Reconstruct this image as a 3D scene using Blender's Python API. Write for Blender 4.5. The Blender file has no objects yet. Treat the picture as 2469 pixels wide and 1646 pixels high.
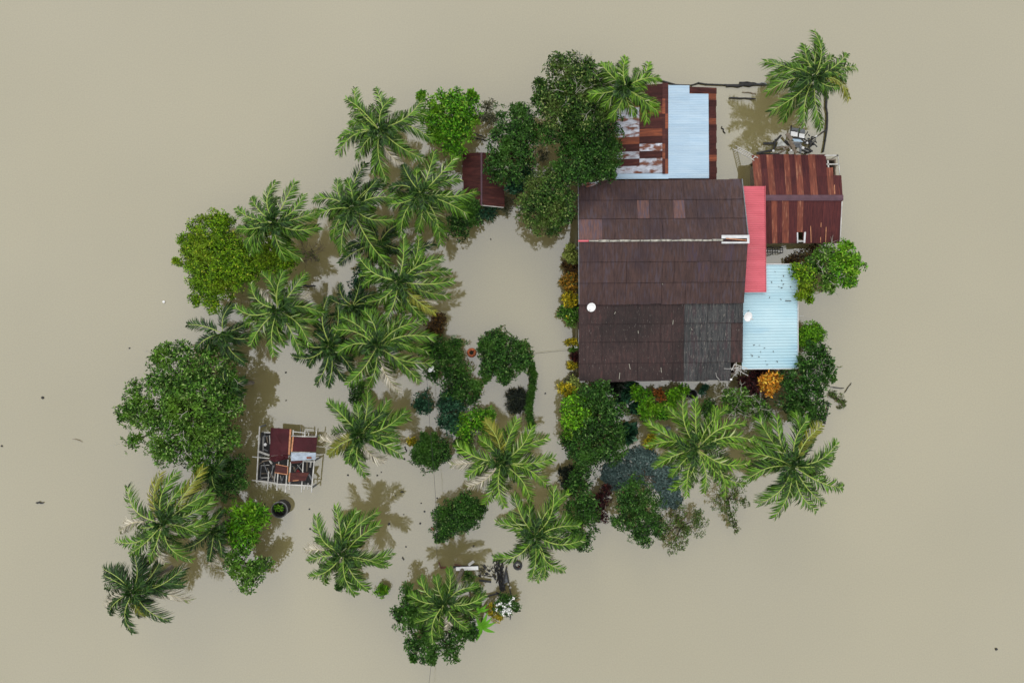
import bpy, math, random
import numpy as np
from mathutils import Vector, noise

random.seed(7)
RNG = np.random.default_rng(7)
SC = bpy.context.scene
COL = SC.collection

# ------------------------------------------------------------------ camera
CAM_H = 53.1          # drone height above the flood water (m)
PPM = 31.0            # photo pixels per metre at water level
cam = bpy.data.cameras.new('drone_camera')
cam.sensor_width = 36.0
cam.lens = 36.0 * CAM_H / (2469.0 / PPM)
cam.clip_start = 0.5
cam.clip_end = 20000
camo = bpy.data.objects.new('drone_camera', cam)
camo.location = (0, 0, CAM_H)
COL.objects.link(camo)
SC.camera = camo

# ------------------------------------------------------------------ light
SUN_EL, SUN_AZ = math.radians(32), math.radians(-12)
world = bpy.data.worlds.new('World')
SC.world = world
world.use_nodes = True
nt = world.node_tree
nt.nodes.clear()
wo = nt.nodes.new('ShaderNodeOutputWorld')
bg = nt.nodes.new('ShaderNodeBackground')
bg.inputs['Strength'].default_value = 0.10
sky = nt.nodes.new('ShaderNodeTexSky')
sky.sky_type = 'NISHITA'
sky.sun_disc = False
sky.sun_elevation = SUN_EL
sky.sun_rotation = SUN_AZ
sky.dust_density = 4.0
hs = nt.nodes.new('ShaderNodeHueSaturation')
hs.inputs['Saturation'].default_value = 0.25
nt.links.new(sky.outputs['Color'], hs.inputs['Color'])
# cloud deck: even overcast, brighter towards the zenith, faint mottling
CLOUD = 13.5        # radiance of the cloud deck before the background strength
tc = nt.nodes.new('ShaderNodeTexCoord')
sep = nt.nodes.new('ShaderNodeSeparateXYZ')
nt.links.new(tc.outputs['Generated'], sep.inputs[0])
mz = nt.nodes.new('ShaderNodeValToRGB')
e = mz.color_ramp.elements
e[0].position, e[0].color = 0.0, (.22, .22, .22, 1)
e[1].position, e[1].color = 1.0, (.86, .86, .86, 1)
for p_, c_ in ((.45, .50), (.76, 1.0), (.90, .97)):
    q_ = e.new(p_)
    q_.color = (c_, c_, c_, 1)
nt.links.new(sep.outputs['Z'], mz.inputs['Fac'])
cn = nt.nodes.new('ShaderNodeTexNoise')
cn.inputs['Scale'].default_value = 2.2
cn.inputs['Detail'].default_value = 3.0
nt.links.new(tc.outputs['Generated'], cn.inputs['Vector'])
cm = nt.nodes.new('ShaderNodeMapRange')
cm.inputs['From Min'].default_value = 0.3
cm.inputs['From Max'].default_value = 0.7
cm.inputs['To Min'].default_value = 0.94 * CLOUD
cm.inputs['To Max'].default_value = 1.06 * CLOUD
nt.links.new(cn.outputs['Fac'], cm.inputs['Value'])
mm = nt.nodes.new('ShaderNodeMath')
mm.operation = 'MULTIPLY'
nt.links.new(mz.outputs[0], mm.inputs[0])
nt.links.new(cm.outputs[0], mm.inputs[1])
cc = nt.nodes.new('ShaderNodeVectorMath')
cc.operation = 'SCALE'
cc.inputs[0].default_value = (1.0, 1.0, 1.0)
nt.links.new(mm.outputs[0], cc.inputs['Scale'])
mx = nt.nodes.new('ShaderNodeMix')
mx.data_type = 'RGBA'
mx.inputs['Factor'].default_value = 0.8
nt.links.new(hs.outputs['Color'], mx.inputs['A'])
nt.links.new(cc.outputs['Vector'], mx.inputs['B'])
nt.links.new(mx.outputs['Result'], bg.inputs['Color'])
nt.links.new(bg.outputs[0], wo.inputs[0])

sun = bpy.data.lights.new('sun', 'SUN')
sun.energy = 0.6
sun.angle = math.radians(28)
sun.color = (1.0, 0.97, 0.92)
suno = bpy.data.objects.new('sun', sun)
d = Vector((math.sin(SUN_AZ) * math.cos(SUN_EL), math.cos(SUN_AZ) * math.cos(SUN_EL), math.sin(SUN_EL)))
suno.rotation_euler = (-d).to_track_quat('-Z', 'Y').to_euler()
suno.location = d * 100
COL.objects.link(suno)

SC.view_settings.view_transform = 'Standard'
SC.view_settings.look = 'None'
SC.view_settings.exposure = 0.38
SC.view_settings.gamma = 1.0
SC.render.engine = 'CYCLES'
SC.cycles.max_bounces = 5
SC.cycles.diffuse_bounces = 2
SC.cycles.glossy_bounces = 3

# ------------------------------------------------------------------ helpers
def W(px, py, z=0.0):
    f = (CAM_H - z) / CAM_H
    return Vector(((px - 1234.5) / PPM * f, -(py - 823.0) / PPM * f, z))

ZM = {'A': (1300, 400, .3571), 'b2': (1700, 60, .26786), 'b3': (1700, 360, .26786), 'b4': (1700, 600, .26786),
      'b5': (1400, 120, .26786), 'b6': (1100, 120, .26786), 'b7': (1600, 840, .31888), 'b8': (1280, 860, .31888),
      'c1': (780, 180, .31888), 'c2': (400, 400, .31888), 'c3': (700, 560, .31888), 'c4': (240, 780, .31888),
      'c5': (560, 980, .19133), 'c6': (220, 1080, .31888), 'c7': (900, 760, .31888), 'c8': (900, 1150, .31632),
      'd1': (720, 940, .19133), 'd2': (720, 1190, .19133), 'd3': (1750, 280, .12755), 'd4': (1040, 1330, .14665),
      'd5': (1480, 900, .12755), 'd6': (1340, 580, .24213), 'd7': (0, 600, .44635), 'd8': (560, 980, .14031),
      's': (0, 0, 1.0)}

def Q(k, x, y):
    o = ZM[k]
    return o[0] + x * o[2], o[1] + y * o[2]

def QW(k, x, y, z=0.0):
    a, b = Q(k, x, y)
    return W(a, b, z)

def np_mesh(name, V, F, mats, midx=None, smooth=False):
    """V (n,3); F (m,4) or (m,3) int array"""
    V = np.asarray(V, dtype=np.float32).reshape(-1, 3)
    F = np.asarray(F, dtype=np.int32)
    me = bpy.data.meshes.new(name)
    k = F.shape[1]
    me.vertices.add(len(V))
    me.vertices.foreach_set('co', V.ravel())
    me.loops.add(F.size)
    me.loops.foreach_set('vertex_index', F.ravel())
    me.polygons.add(len(F))
    me.polygons.foreach_set('loop_start', np.arange(0, F.size, k, dtype=np.int32))
    if midx is not None:
        me.polygons.foreach_set('material_index', np.asarray(midx, dtype=np.int32))
    if smooth:
        me.polygons.foreach_set('use_smooth', np.ones(len(F), dtype=bool))
    for m in mats:
        me.materials.append(m)
    me.update(calc_edges=True)
    if not smooth:
        me.shade_flat()
    return me

class MB:
    """collects simple geometry for ONE mesh"""
    def __init__(self):
        self.v, self.f, self.m = [], [], []
    def add(self, vs, fs, m=0):
        b = len(self.v)
        self.v += [tuple(p) for p in vs]
        for f in fs:
            self.f.append(tuple(b + i for i in f))
            self.m.append(m)
    def box(self, c, size, rz=0, m=0, taper=1.0):
        sx, sy, sz = size[0] / 2, size[1] / 2, size[2] / 2
        ca, sa = math.cos(rz), math.sin(rz)
        vs = []
        for z, t in ((-sz, 1.0), (sz, taper)):
            for x, y in ((-sx, -sy), (sx, -sy), (sx, sy), (-sx, sy)):
                x, y = x * t, y * t
                vs.append((c[0] + x * ca - y * sa, c[1] + x * sa + y * ca, c[2] + z))
        self.add(vs, [(0, 3, 2, 1), (4, 5, 6, 7), (0, 1, 5, 4), (1, 2, 6, 5), (2, 3, 7, 6), (3, 0, 4, 7)], m)
    def bar(self, a, b, w, h, m=0, up=(0, 0, 1)):
        a, b = Vector(a), Vector(b)
        d = (b - a)
        if d.length < 1e-5:
            return
        d.normalize()
        up = Vector(up)
        if abs(d.dot(up)) > 0.98:
            up = Vector((0, 1, 0))
        s = d.cross(up).normalized() * (w / 2)
        u = s.cross(d).normalized() * (h / 2)
        vs = [a - s - u, a + s - u, a + s + u, a - s + u, b - s - u, b + s - u, b + s + u, b - s + u]
        self.add(vs, [(0, 1, 2, 3), (7, 6, 5, 4), (0, 4, 5, 1), (1, 5, 6, 2), (2, 6, 7, 3), (3, 7, 4, 0)], m)
    def tube(self, pts, rad, n=6, m=0, cap=True):
        pts = [Vector(p) for p in pts]
        if not hasattr(rad, '__len__'):
            rad = [rad] * len(pts)
        vs, fs = [], []
        for i, p in enumerate(pts):
            d = (pts[min(i + 1, len(pts) - 1)] - pts[max(i - 1, 0)])
            d = d.normalized() if d.length > 1e-6 else Vector((0, 0, 1))
            ref = Vector((0, 0, 1)) if abs(d.z) < 0.9 else Vector((1, 0, 0))
            s = d.cross(ref).normalized()
            u = s.cross(d)
            for j in range(n):
                a = 2 * math.pi * j / n
                vs.append(p + s * (math.cos(a) * rad[i]) + u * (math.sin(a) * rad[i]))
        for i in range(len(pts) - 1):
            for j in range(n):
                k = (j + 1) % n
                fs.append((i * n + j, i * n + k, (i + 1) * n + k, (i + 1) * n + j))
        if cap:
            fs.append(tuple(range(n))[::-1])
            fs.append(tuple((len(pts) - 1) * n + j for j in range(n)))
        self.add(vs, fs, m)
    def lathe(self, c, prof, n=24, m=0):
        """prof: list of (r,z)"""
        vs, fs = [], []
        for r, z in prof:
            for j in range(n):
                a = 2 * math.pi * j / n
                vs.append((c[0] + r * math.cos(a), c[1] + r * math.sin(a), c[2] + z))
        for i in range(len(prof) - 1):
            for j in range(n):
                k = (j + 1) % n
                fs.append((i * n + j, i * n + k, (i + 1) * n + k, (i + 1) * n + j))
        self.add(vs, fs, m)
    def plate(self, ps, th=0.02, m=0):
        """polygon plate with thickness"""
        ps = [Vector(p) for p in ps]
        n = len(ps)
        dn = Vector((0, 0, th))
        vs = ps + [p - dn for p in ps]
        fs = [tuple(range(n))[::-1], tuple(range(n, 2 * n))]
        for i in range(n):
            j = (i + 1) % n
            fs.append((i, j, n + j, n + i))
        self.add(vs, fs, m)
    def build(self, name, mats, parent=None, smooth=False):
        if not isinstance(mats, (list, tuple)):
            mats = [mats]
        me = bpy.data.meshes.new(name)
        me.from_pydata(self.v, [], self.f)
        for mt in mats:
            me.materials.append(mt)
        me.polygons.foreach_set('material_index', self.m)
        if smooth:
            me.polygons.foreach_set('use_smooth', [True] * len(me.polygons))
        me.update()
        return link(name, me, parent)

def link(name, me, parent=None):
    o = bpy.data.objects.new(name, me)
    COL.objects.link(o)
    if parent is not None:
        o.parent = parent
        o.matrix_parent_inverse = parent_inv(parent)
    return o

def parent_inv(p):
    from mathutils import Matrix
    return Matrix.Translation(p.location).inverted() if p.type == 'EMPTY' else Matrix.Identity(4)

def tag(o, label=None, cat=None, group=None, kind=None):
    if label: o['label'] = label
    if cat: o['category'] = cat
    if group: o['group'] = group
    if kind: o['kind'] = kind
    return o

def empty(name, loc, label, cat, group=None):
    o = bpy.data.objects.new(name, None)
    o.location = loc
    o.empty_display_size = 0.3
    COL.objects.link(o)
    return tag(o, label, cat, group)

# ------------------------------------------------------------------ materials
def new_mat(name):
    m = bpy.data.materials.new(name)
    m.use_nodes = True
    b = m.node_tree.nodes['Principled BSDF']
    return m, m.node_tree, b

def plain(name, col, rough=0.7, var=0.25, scale=6.0, spec=0.4):
    m, t, b = new_mat(name)
    tcn = t.nodes.new('ShaderNodeTexCoord')
    n = t.nodes.new('ShaderNodeTexNoise')
    n.inputs['Scale'].default_value = scale
    n.inputs['Detail'].default_value = 5
    t.links.new(tcn.outputs['Object'], n.inputs['Vector'])
    r = t.nodes.new('ShaderNodeValToRGB')
    r.color_ramp.elements[0].position = 0.3
    r.color_ramp.elements[1].position = 0.7
    r.color_ramp.elements[0].color = [c * (1 - var) for c in col] + [1]
    r.color_ramp.elements[1].color = [min(1, c * (1 + var)) for c in col] + [1]
    t.links.new(n.outputs['Fac'], r.inputs['Fac'])
    t.links.new(r.outputs['Color'], b.inputs['Base Color'])
    b.inputs['Roughness'].default_value = rough
    b.inputs['Specular IOR Level'].default_value = spec
    return m

def leaf_mat(name, c1, c2, c3=None, frac=0.06, rough=0.5, spec=0.22, patch=None, patch_amt=0.5, lo=.35):
    """c1..c2 per-leaf range, c3 accent on a fraction of the leaves, patch = colour of some whole limbs"""
    m, t, b = new_mat(name)
    g = t.nodes.new('ShaderNodeNewGeometry')
    r = t.nodes.new('ShaderNodeValToRGB')
    e = r.color_ramp.elements
    e[0].position, e[0].color = 0.0, [v * lo for v in c1] + [1]
    e[1].position, e[1].color = 1.0 - frac, [min(1, v * 1.3) for v in c2] + [1]
    for p_, w_ in ((.45, .30), (.75, .85)):
        q_ = e.new(p_ * (1 - frac))
        q_.color = [c1[i] * (1 - w_) + c2[i] * w_ for i in range(3)] + [1]
    if c3:
        x = e.new(min(0.999, 1.0 - frac + 0.01))
        x.color = list(c3) + [1]
    t.links.new(g.outputs['Random Per Island'], r.inputs['Fac'])
    out = r.outputs['Color']
    if patch:
        tcn = t.nodes.new('ShaderNodeTexCoord')
        n = t.nodes.new('ShaderNodeTexNoise')
        n.inputs['Scale'].default_value = 0.55
        n.inputs['Detail'].default_value = 2.5
        t.links.new(tcn.outputs['Object'], n.inputs['Vector'])
        mr = t.nodes.new('ShaderNodeMapRange')
        mr.inputs['From Min'].default_value = 0.48
        mr.inputs['From Max'].default_value = 0.66
        mr.inputs['To Max'].default_value = patch_amt
        t.links.new(n.outputs['Fac'], mr.inputs['Value'])
        mix = t.nodes.new('ShaderNodeMix')
        mix.data_type = 'RGBA'
        t.links.new(mr.outputs[0], mix.inputs['Factor'])
        t.links.new(out, mix.inputs['A'])
        mix.inputs['B'].default_value = list(patch) + [1]
        out = mix.outputs['Result']
    t.links.new(out, b.inputs['Base Color'])
    b.inputs['Roughness'].default_value = rough
    b.inputs['Specular IOR Level'].default_value = spec
    return m

def sheet_mat(name, a, bcol, patchcol=None, patch_lo=0.55, patch_hi=0.7, stretch=(1, 1, 1), streak=None, streak_th=0.72,
              rough=0.5, tint=0.25, scale=1.5, spec=0.4, grime=None, grime_scale=0.35):
    """corrugated sheet metal: fine weathering a..bcol stretched along the fall, patches of patchcol, pale streaks"""
    m, t, b = new_mat(name)
    L = t.links
    tcn = t.nodes.new('ShaderNodeTexCoord')
    mp = t.nodes.new('ShaderNodeMapping')
    mp.inputs['Scale'].default_value = stretch
    L.new(tcn.outputs['Object'], mp.inputs['Vector'])
    n = t.nodes.new('ShaderNodeTexNoise')
    n.inputs['Scale'].default_value = scale
    n.inputs['Detail'].default_value = 6
    n.inputs['Roughness'].default_value = 0.65
    L.new(mp.outputs[0], n.inputs['Vector'])
    r = t.nodes.new('ShaderNodeValToRGB')
    r.color_ramp.elements[0].position = 0.35
    r.color_ramp.elements[1].position = 0.66
    r.color_ramp.elements[0].color = list(a) + [1]
    r.color_ramp.elements[1].color = list(bcol) + [1]
    L.new(n.outputs['Fac'], r.inputs['Fac'])
    out = r.outputs['Color']
    def overlay(noise_scale, lo, hi, col, vec, amt=1.0, detail=5):
        nonlocal out
        n2 = t.nodes.new('ShaderNodeTexNoise')
        n2.inputs['Scale'].default_value = noise_scale
        n2.inputs['Detail'].default_value = detail
        L.new(vec, n2.inputs['Vector'])
        mr = t.nodes.new('ShaderNodeMapRange')
        mr.inputs['From Min'].default_value = lo
        mr.inputs['From Max'].default_value = hi
        mr.inputs['To Max'].default_value = amt
        L.new(n2.outputs['Fac'], mr.inputs['Value'])
        mix = t.nodes.new('ShaderNodeMix')
        mix.data_type = 'RGBA'
        L.new(mr.outputs[0], mix.inputs['Factor'])
        L.new(out, mix.inputs['A'])
        mix.inputs['B'].default_value = list(col) + [1]
        out = mix.outputs['Result']
    if patchcol:
        overlay(scale * 0.8, patch_lo, patch_hi, patchcol, mp.outputs[0])
    if grime:
        overlay(grime_scale, 0.5, 0.68, grime, tcn.outputs['Object'], 0.6)
    if streak:
        mp2 = t.nodes.new('ShaderNodeMapping')
        mp2.inputs['Scale'].default_value = tuple(s * 2.2 for s in stretch)
        mp2.inputs['Location'].default_value = (3.1, 7.7, 0)
        L.new(tcn.outputs['Object'], mp2.inputs['Vector'])
        overlay(2.2, streak_th, streak_th + 0.05, streak, mp2.outputs[0], 0.8, 3)
    g = t.nodes.new('ShaderNodeNewGeometry')
    mr = t.nodes.new('ShaderNodeMapRange')
    mr.inputs['To Min'].default_value = 1 - tint
    mr.inputs['To Max'].default_value = 1 + tint
    L.new(g.outputs['Random Per Island'], mr.inputs['Value'])
    vm = t.nodes.new('ShaderNodeVectorMath')
    vm.operation = 'SCALE'
    L.new(out, vm.inputs[0])
    L.new(mr.outputs[0], vm.inputs['Scale'])
    L.new(vm.outputs['Vector'], b.inputs['Base Color'])
    b.inputs['Roughness'].default_value = rough
    b.inputs['Specular IOR Level'].default_value = spec
    return m

M = {}
# greens
M['frond'] = leaf_mat('coconut_leaflet', (.009, .040, .005), (.100, .220, .014), (.30, .36, .15), .09, .45, .25)  # pale accent paints sky shine on some leaflets
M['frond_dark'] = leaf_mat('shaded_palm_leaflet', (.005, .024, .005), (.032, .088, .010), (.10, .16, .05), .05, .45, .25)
M['frond_bright'] = leaf_mat('bright_palm_leaflet', (.015, .058, .005), (.140, .285, .016), (.36, .42, .18), .09, .45, .25)  # accent again a painted shine on single leaflets
M['frond_inner'] = leaf_mat('inner_palm_leaflet', (.009, .036, .004), (.075, .160, .011), (.16, .22, .07), .06, .45, .25)  # darker leaflet copy, shade under the crown put into the colour
M['frond_dry_shine'] = leaf_mat('dry_shine_palm_leaflet', (.30, .27, .19), (.52, .48, .38), (.16, .2, .05), .15, .5, .5)  # pale colour: real dry fronds and sky shine painted onto upright leaflets
M['frond_yellow'] = leaf_mat('yellowing_palm_leaflet', (.10, .13, .012), (.22, .22, .025), None, .1, .45, .25)
M['rachis'] = plain('palm_midrib', (.33, .42, .09), .45, .15, 3)
M['rachis_young'] = plain('green_palm_midrib', (.09, .16, .03), .5, .2, 3)
M['rachis_dry_shine'] = plain('dry_shine_palm_midrib', (.52, .46, .30), .6, .2, 3)  # midrib of the pale fronds, dry and painted-shine ones alike
M['palm_trunk'] = plain('palm_trunk_bark', (.16, .14, .11), .9, .4, 5)
M['bark'] = plain('grey_brown_bark', (.11, .085, .06), .9, .4, 6)
M['twig'] = plain('pale_bare_twig', (.34, .33, .27), .8, .2, 8)
M['twig_dark'] = plain('dark_twig', (.05, .042, .034), .8, .3, 8)

def G(name, *a, **k):
    M[name] = leaf_mat(name, *a, **k)
G('leaf_deep', (.006, .028, .005), (.042, .128, .015), (.16, .27, .07), .07, patch=(.060, .155, .014), patch_amt=.5)
G('leaf_mid', (.011, .048, .006), (.088, .215, .020), (.28, .40, .12), .10, patch=(.13, .26, .016), patch_amt=.5)
G('leaf_olive', (.009, .036, .006), (.066, .150, .020), (.24, .30, .09), .10, patch=(.12, .16, .03), patch_amt=.45)
G('leaf_yellowgreen', (.034, .110, .003), (.175, .33, .008), (.36, .42, .03), .07, patch=(.22, .29, .012), patch_amt=.35)
G('leaf_bright', (.015, .085, .004), (.105, .31, .010), (.30, .46, .05), .10, patch=(.17, .35, .008), patch_amt=.5)
G('leaf_lime', (.030, .120, .004), (.150, .36, .012), (.24, .38, .03), .08)
G('leaf_teal', (.006, .034, .016), (.034, .115, .052), (.10, .22, .12), .06)
G('leaf_greygreen', (.05, .065, .03), (.125, .135, .075), (.24, .23, .14), .10, patch=(.15, .125, .075), patch_amt=.7)
G('leaf_dryolive', (.040, .055, .016), (.125, .145, .045), (.08, .17, .02), .28, patch=(.06, .13, .015), patch_amt=.8)
G('leaf_black', (.006, .012, .008), (.022, .03, .018), (.05, .06, .02), .05)
G('leaf_maroon', (.016, .007, .008), (.055, .014, .014), (.13, .03, .02), .06)
G('leaf_brown', (.03, .018, .008), (.09, .05, .015), (.20, .11, .02), .08)
G('leaf_orange', (.26, .075, .008), (.72, .33, .03), (.85, .62, .10), .22)
G('leaf_amber', (.14, .075, .012), (.42, .22, .02), (.08, .10, .02), .2)
G('leaf_rust', (.10, .035, .008), (.30, .10, .018), (.06, .06, .01), .2)
G('leaf_yellow', (.22, .18, .01), (.55, .44, .02), (.09, .13, .02), .2)
M['leaf_pale'] = leaf_mat('leaf_pale_croton', (.16, .22, .04), (.36, .42, .10), None, .05)
G('leaf_waterweed', (.085, .145, .132), (.135, .195, .178), (.22, .26, .25), .04, .7, .05, lo=.75)
G('leaf_banana', (.06, .22, .006), (.13, .36, .015), None, .05, .5, .2)
M['petal'] = plain('white_petal', (.85, .85, .82), .6, .05)
M['petal_red'] = plain('red_petal', (.35, .03, .04), .6, .2)

# building materials.  Object origins sit at world origin for roof meshes, so x/y are world metres
M['house_brown'] = sheet_mat('dark_brown_roof_sheet', (.050, .031, .030), (.092, .053, .046), (.078, .058, .068), .50, .68,
                             (5, .8, 1), None, .7, .6, .09, 1.6, .22, (.040, .028, .036))
M['house_brown_low'] = sheet_mat('stained_brown_roof_sheet', (.036, .024, .024), (.068, .042, .039), (.095, .045, .042), .58, .74,
                                 (5, .8, 1), (.20, .18, .16), .66, .6, .09, 1.6, .22, (.020, .017, .017), .25)
M['house_grey'] = sheet_mat('grey_weathered_roof_sheet', (.024, .026, .029), (.082, .082, .080), (.055, .040, .044), .52, .66,
                            (6, .6, 1), (.24, .22, .19), .62, .65, .18, 1.6, .25)
M['house_pink'] = sheet_mat('rust_pink_roof_sheet', (.085, .050, .055), (.19, .095, .075), (.10, .075, .10), .5, .66,
                            (5, .7, 1), None, .7, .55, .15, 1.8)
M['house_mauve'] = sheet_mat('mauve_brown_roof_sheet', (.055, .035, .038), (.105, .062, .058), (.07, .05, .07), .5, .66, (5, .7, 1), None, .7, .6, .12, 1.8, .22)
M['ridge_white'] = plain('chalky_ridge_cap', (.30, .29, .25), .7, .6, 4)
M['metal_white'] = plain('white_painted_metal', (.56, .57, .58), .5, .15, 3)
M['pipe_white'] = plain('weathered_white_pipe', (.47, .46, .43), .6, .3, 2.5)
M['red_roof'] = sheet_mat('coral_red_roof_sheet', (.50, .080, .105), (.62, .115, .150), (.56, .14, .16), .6, .8, (.4, 2, 1), None, .7, .42, .05, .8, .5)
M['blue_roof'] = sheet_mat('pale_blue_roof_sheet', (.33, .52, .60), (.43, .60, .66), (.20, .41, .56), .60, .8, (.5, 1.3, 1), None, .7, .35, .04, .35, .5)
M['sky_roof'] = sheet_mat('light_blue_roof_sheet', (.34, .48, .61), (.42, .55, .66), None, .6, .8, (.4, 3, 1), None, .7, .4, .05, 1.0, .5)
M['maroon'] = sheet_mat('maroon_rusted_sheet', (.040, .012, .011), (.085, .025, .021), (.14, .045, .023), .62, .78, (.7, 4, 1), None, .7, .65, .20, 1.5, .22)
M['maroon_y'] = sheet_mat('maroon_rusted_sheet_long', (.052, .014, .017), (.108, .027, .025), (.17, .045, .03), .62, .8, (6, .6, 1), None, .7, .6, .12, 1.6, .22)
M['rust_y'] = sheet_mat('orange_rusted_sheet_long', (.105, .025, .017), (.235, .066, .036), (.46, .22, .13), .55, .76, (6, .6, 1), None, .7, .65, .15, 1.7)
M['rust_x'] = sheet_mat('orange_rusted_sheet', (.12, .028, .013), (.28, .075, .028), (.08, .022, .014), .56, .7, (.6, 5, 1), None, .7, .65, .2, 1.4)
M['zinc'] = sheet_mat('flaking_zinc_sheet', (.30, .31, .36), (.60, .63, .70), (.16, .055, .03), .47, .60, (1.0, 2.2, 1), None, .7, .5, .15, 1.9)
M['maroon_plum'] = sheet_mat('plum_red_sheet', (.044, .009, .012), (.072, .014, .019), None, .6, .8, (1, 1, 1), None, .7, .6, .06, 1.0, .18)
M['plum_ridge'] = plain('plum_ridge_cap', (.085, .04, .055), .6, .25, 2)
M['rust_edge'] = plain('orange_rusted_edge', (.45, .20, .10), .7, .3, 5)
M['timber_dark'] = plain('wet_dark_timber', (.022, .022, .022), .6, .4, 5)
M['timber'] = plain('weathered_timber', (.20, .16, .12), .8, .35, 5)
M['timber_grey'] = plain('grey_plank', (.16, .17, .18), .8, .3, 5)
M['wall_wood'] = plain('house_plank_wall', (.10, .075, .055), .85, .35, 2)
M['wall_plaster'] = plain('grey_plaster_wall', (.32, .31, .28), .85, .2, 1.5)
M['dark_void'] = plain('dark_window_glass', (.012, .013, .015), .2, .2, 2)
M['zinc_pale'] = plain('dull_zinc_sheet', (.34, .40, .48), .5, .25, 3)
M['concrete'] = plain('wet_concrete', (.17, .175, .17), .85, .3, 5)
M['black_plastic'] = plain('black_plastic', (.012, .012, .013), .35, .2, 4)
M['rubber'] = plain('worn_rubber', (.03, .03, .032), .6, .3, 6)
M['terracotta'] = plain('terracotta', (.48, .13, .05), .7, .25, 5)
M['soil'] = plain('wet_soil', (.05, .035, .022), .9, .3, 6)
M['dish'] = plain('white_dish', (.84, .84, .84), .35, .03, 3)
M['foam'] = plain('white_foam_board', (.80, .80, .79), .6, .06, 4)
M['cable'] = plain('black_cable', (.03, .03, .03), .6, .1, 4)
M['torn_sheet'] = plain('torn_pale_sheet', (.42, .43, .40), .6, .4, 4)
M['brown_red_timber'] = plain('red_brown_timber', (.09, .03, .02), .7, .3, 5)

# water: silty diffuse body under a bright reflecting surface
wm, wt, wb = new_mat('flood_water')
tcn = wt.nodes.new('ShaderNodeTexCoord')
n1 = wt.nodes.new('ShaderNodeTexNoise')
n1.inputs['Scale'].default_value = 0.045
n1.inputs['Detail'].default_value = 4
wt.links.new(tcn.outputs['Object'], n1.inputs['Vector'])
r1 = wt.nodes.new('ShaderNodeValToRGB')
r1.color_ramp.elements[0].position = .3
r1.color_ramp.elements[1].position = .7
r1.color_ramp.elements[0].color = (.190, .165, .074, 1)
r1.color_ramp.elements[1].color = (.222, .192, .088, 1)
wt.links.new(n1.outputs['Fac'], r1.inputs['Fac'])
n2 = wt.nodes.new('ShaderNodeTexNoise')
n2.inputs['Scale'].default_value = 9.0
n2.inputs['Detail'].default_value = 3
wt.links.new(tcn.outputs['Object'], n2.inputs['Vector'])
mr2 = wt.nodes.new('ShaderNodeMapRange')
mr2.inputs['To Min'].default_value = .84
mr2.inputs['To Max'].default_value = 1.16
wt.links.new(n2.outputs['Fac'], mr2.inputs['Value'])
vm2 = wt.nodes.new('ShaderNodeVectorMath')
vm2.operation = 'SCALE'
wt.links.new(r1.outputs['Color'], vm2.inputs[0])
wt.links.new(mr2.outputs[0], vm2.inputs['Scale'])
wt.links.new(vm2.outputs['Vector'], wb.inputs['Base Color'])
wb.inputs['Roughness'].default_value = 0.04
wb.inputs['IOR'].default_value = 2.42
n3 = wt.nodes.new('ShaderNodeTexNoise')
n3.inputs['Scale'].default_value = 1.6
n3.inputs['Detail'].default_value = 3
wt.links.new(tcn.outputs['Object'], n3.inputs['Vector'])
bp = wt.nodes.new('ShaderNodeBump')
bp.inputs['Strength'].default_value = 0.10
bp.inputs['Distance'].default_value = 0.05
wt.links.new(n3.outputs['Fac'], bp.inputs['Height'])
wt.links.new(bp.outputs[0], wb.inputs['Normal'])
me = np_mesh('flood_water', [(-6000, -6000, 0), (6000, -6000, 0), (6000, 6000, 0), (-6000, 6000, 0)], [(0, 1, 2, 3)], [wm])
tag(link('flood_water', me), kind='structure')

# ------------------------------------------------------------------ vegetation builders
def unit(v):
    return v / np.maximum(np.linalg.norm(v, axis=-1, keepdims=True), 1e-9)

def leaf_quads(P, N, k, L, wr, el=(-0.25, 0.75), droop=.14):
    """rosettes of k leaves at points P with normals N -> verts, quads"""
    n = len(P)
    P = np.repeat(P, k, 0)
    N = unit(np.repeat(N, k, 0))
    ref = np.where(np.abs(N[:, 2:3]) < .9, np.array([[0, 0, 1.]]), np.array([[1., 0, 0]]))
    T = unit(np.cross(N, ref))
    B = np.cross(N, T)
    ph = np.tile(np.arange(k) * 2 * np.pi / k, n) + np.repeat(RNG.uniform(0, 6.28, n), k) + RNG.normal(0, .3, n * k)
    e = RNG.uniform(el[0], el[1], n * k)
    D = np.cos(e)[:, None] * (np.cos(ph)[:, None] * T + np.sin(ph)[:, None] * B) + np.sin(e)[:, None] * N
    S = unit(np.cross(N, D))
    U = np.cross(D, S)
    ln = (L * RNG.uniform(.65, 1.25, n * k))[:, None]
    w = ln * wr * .5
    base = P + D * ln * .12 + RNG.normal(0, L * .12, (n * k, 3))
    mid = base + D * ln * .48
    V = np.stack([base, mid + S * w + U * w * .45, base + D * ln - N * ln * droop, mid - S * w + U * w * .45], 1).reshape(-1, 3)
    F = np.arange(len(V)).reshape(-1, 4)
    return V, F

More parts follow.
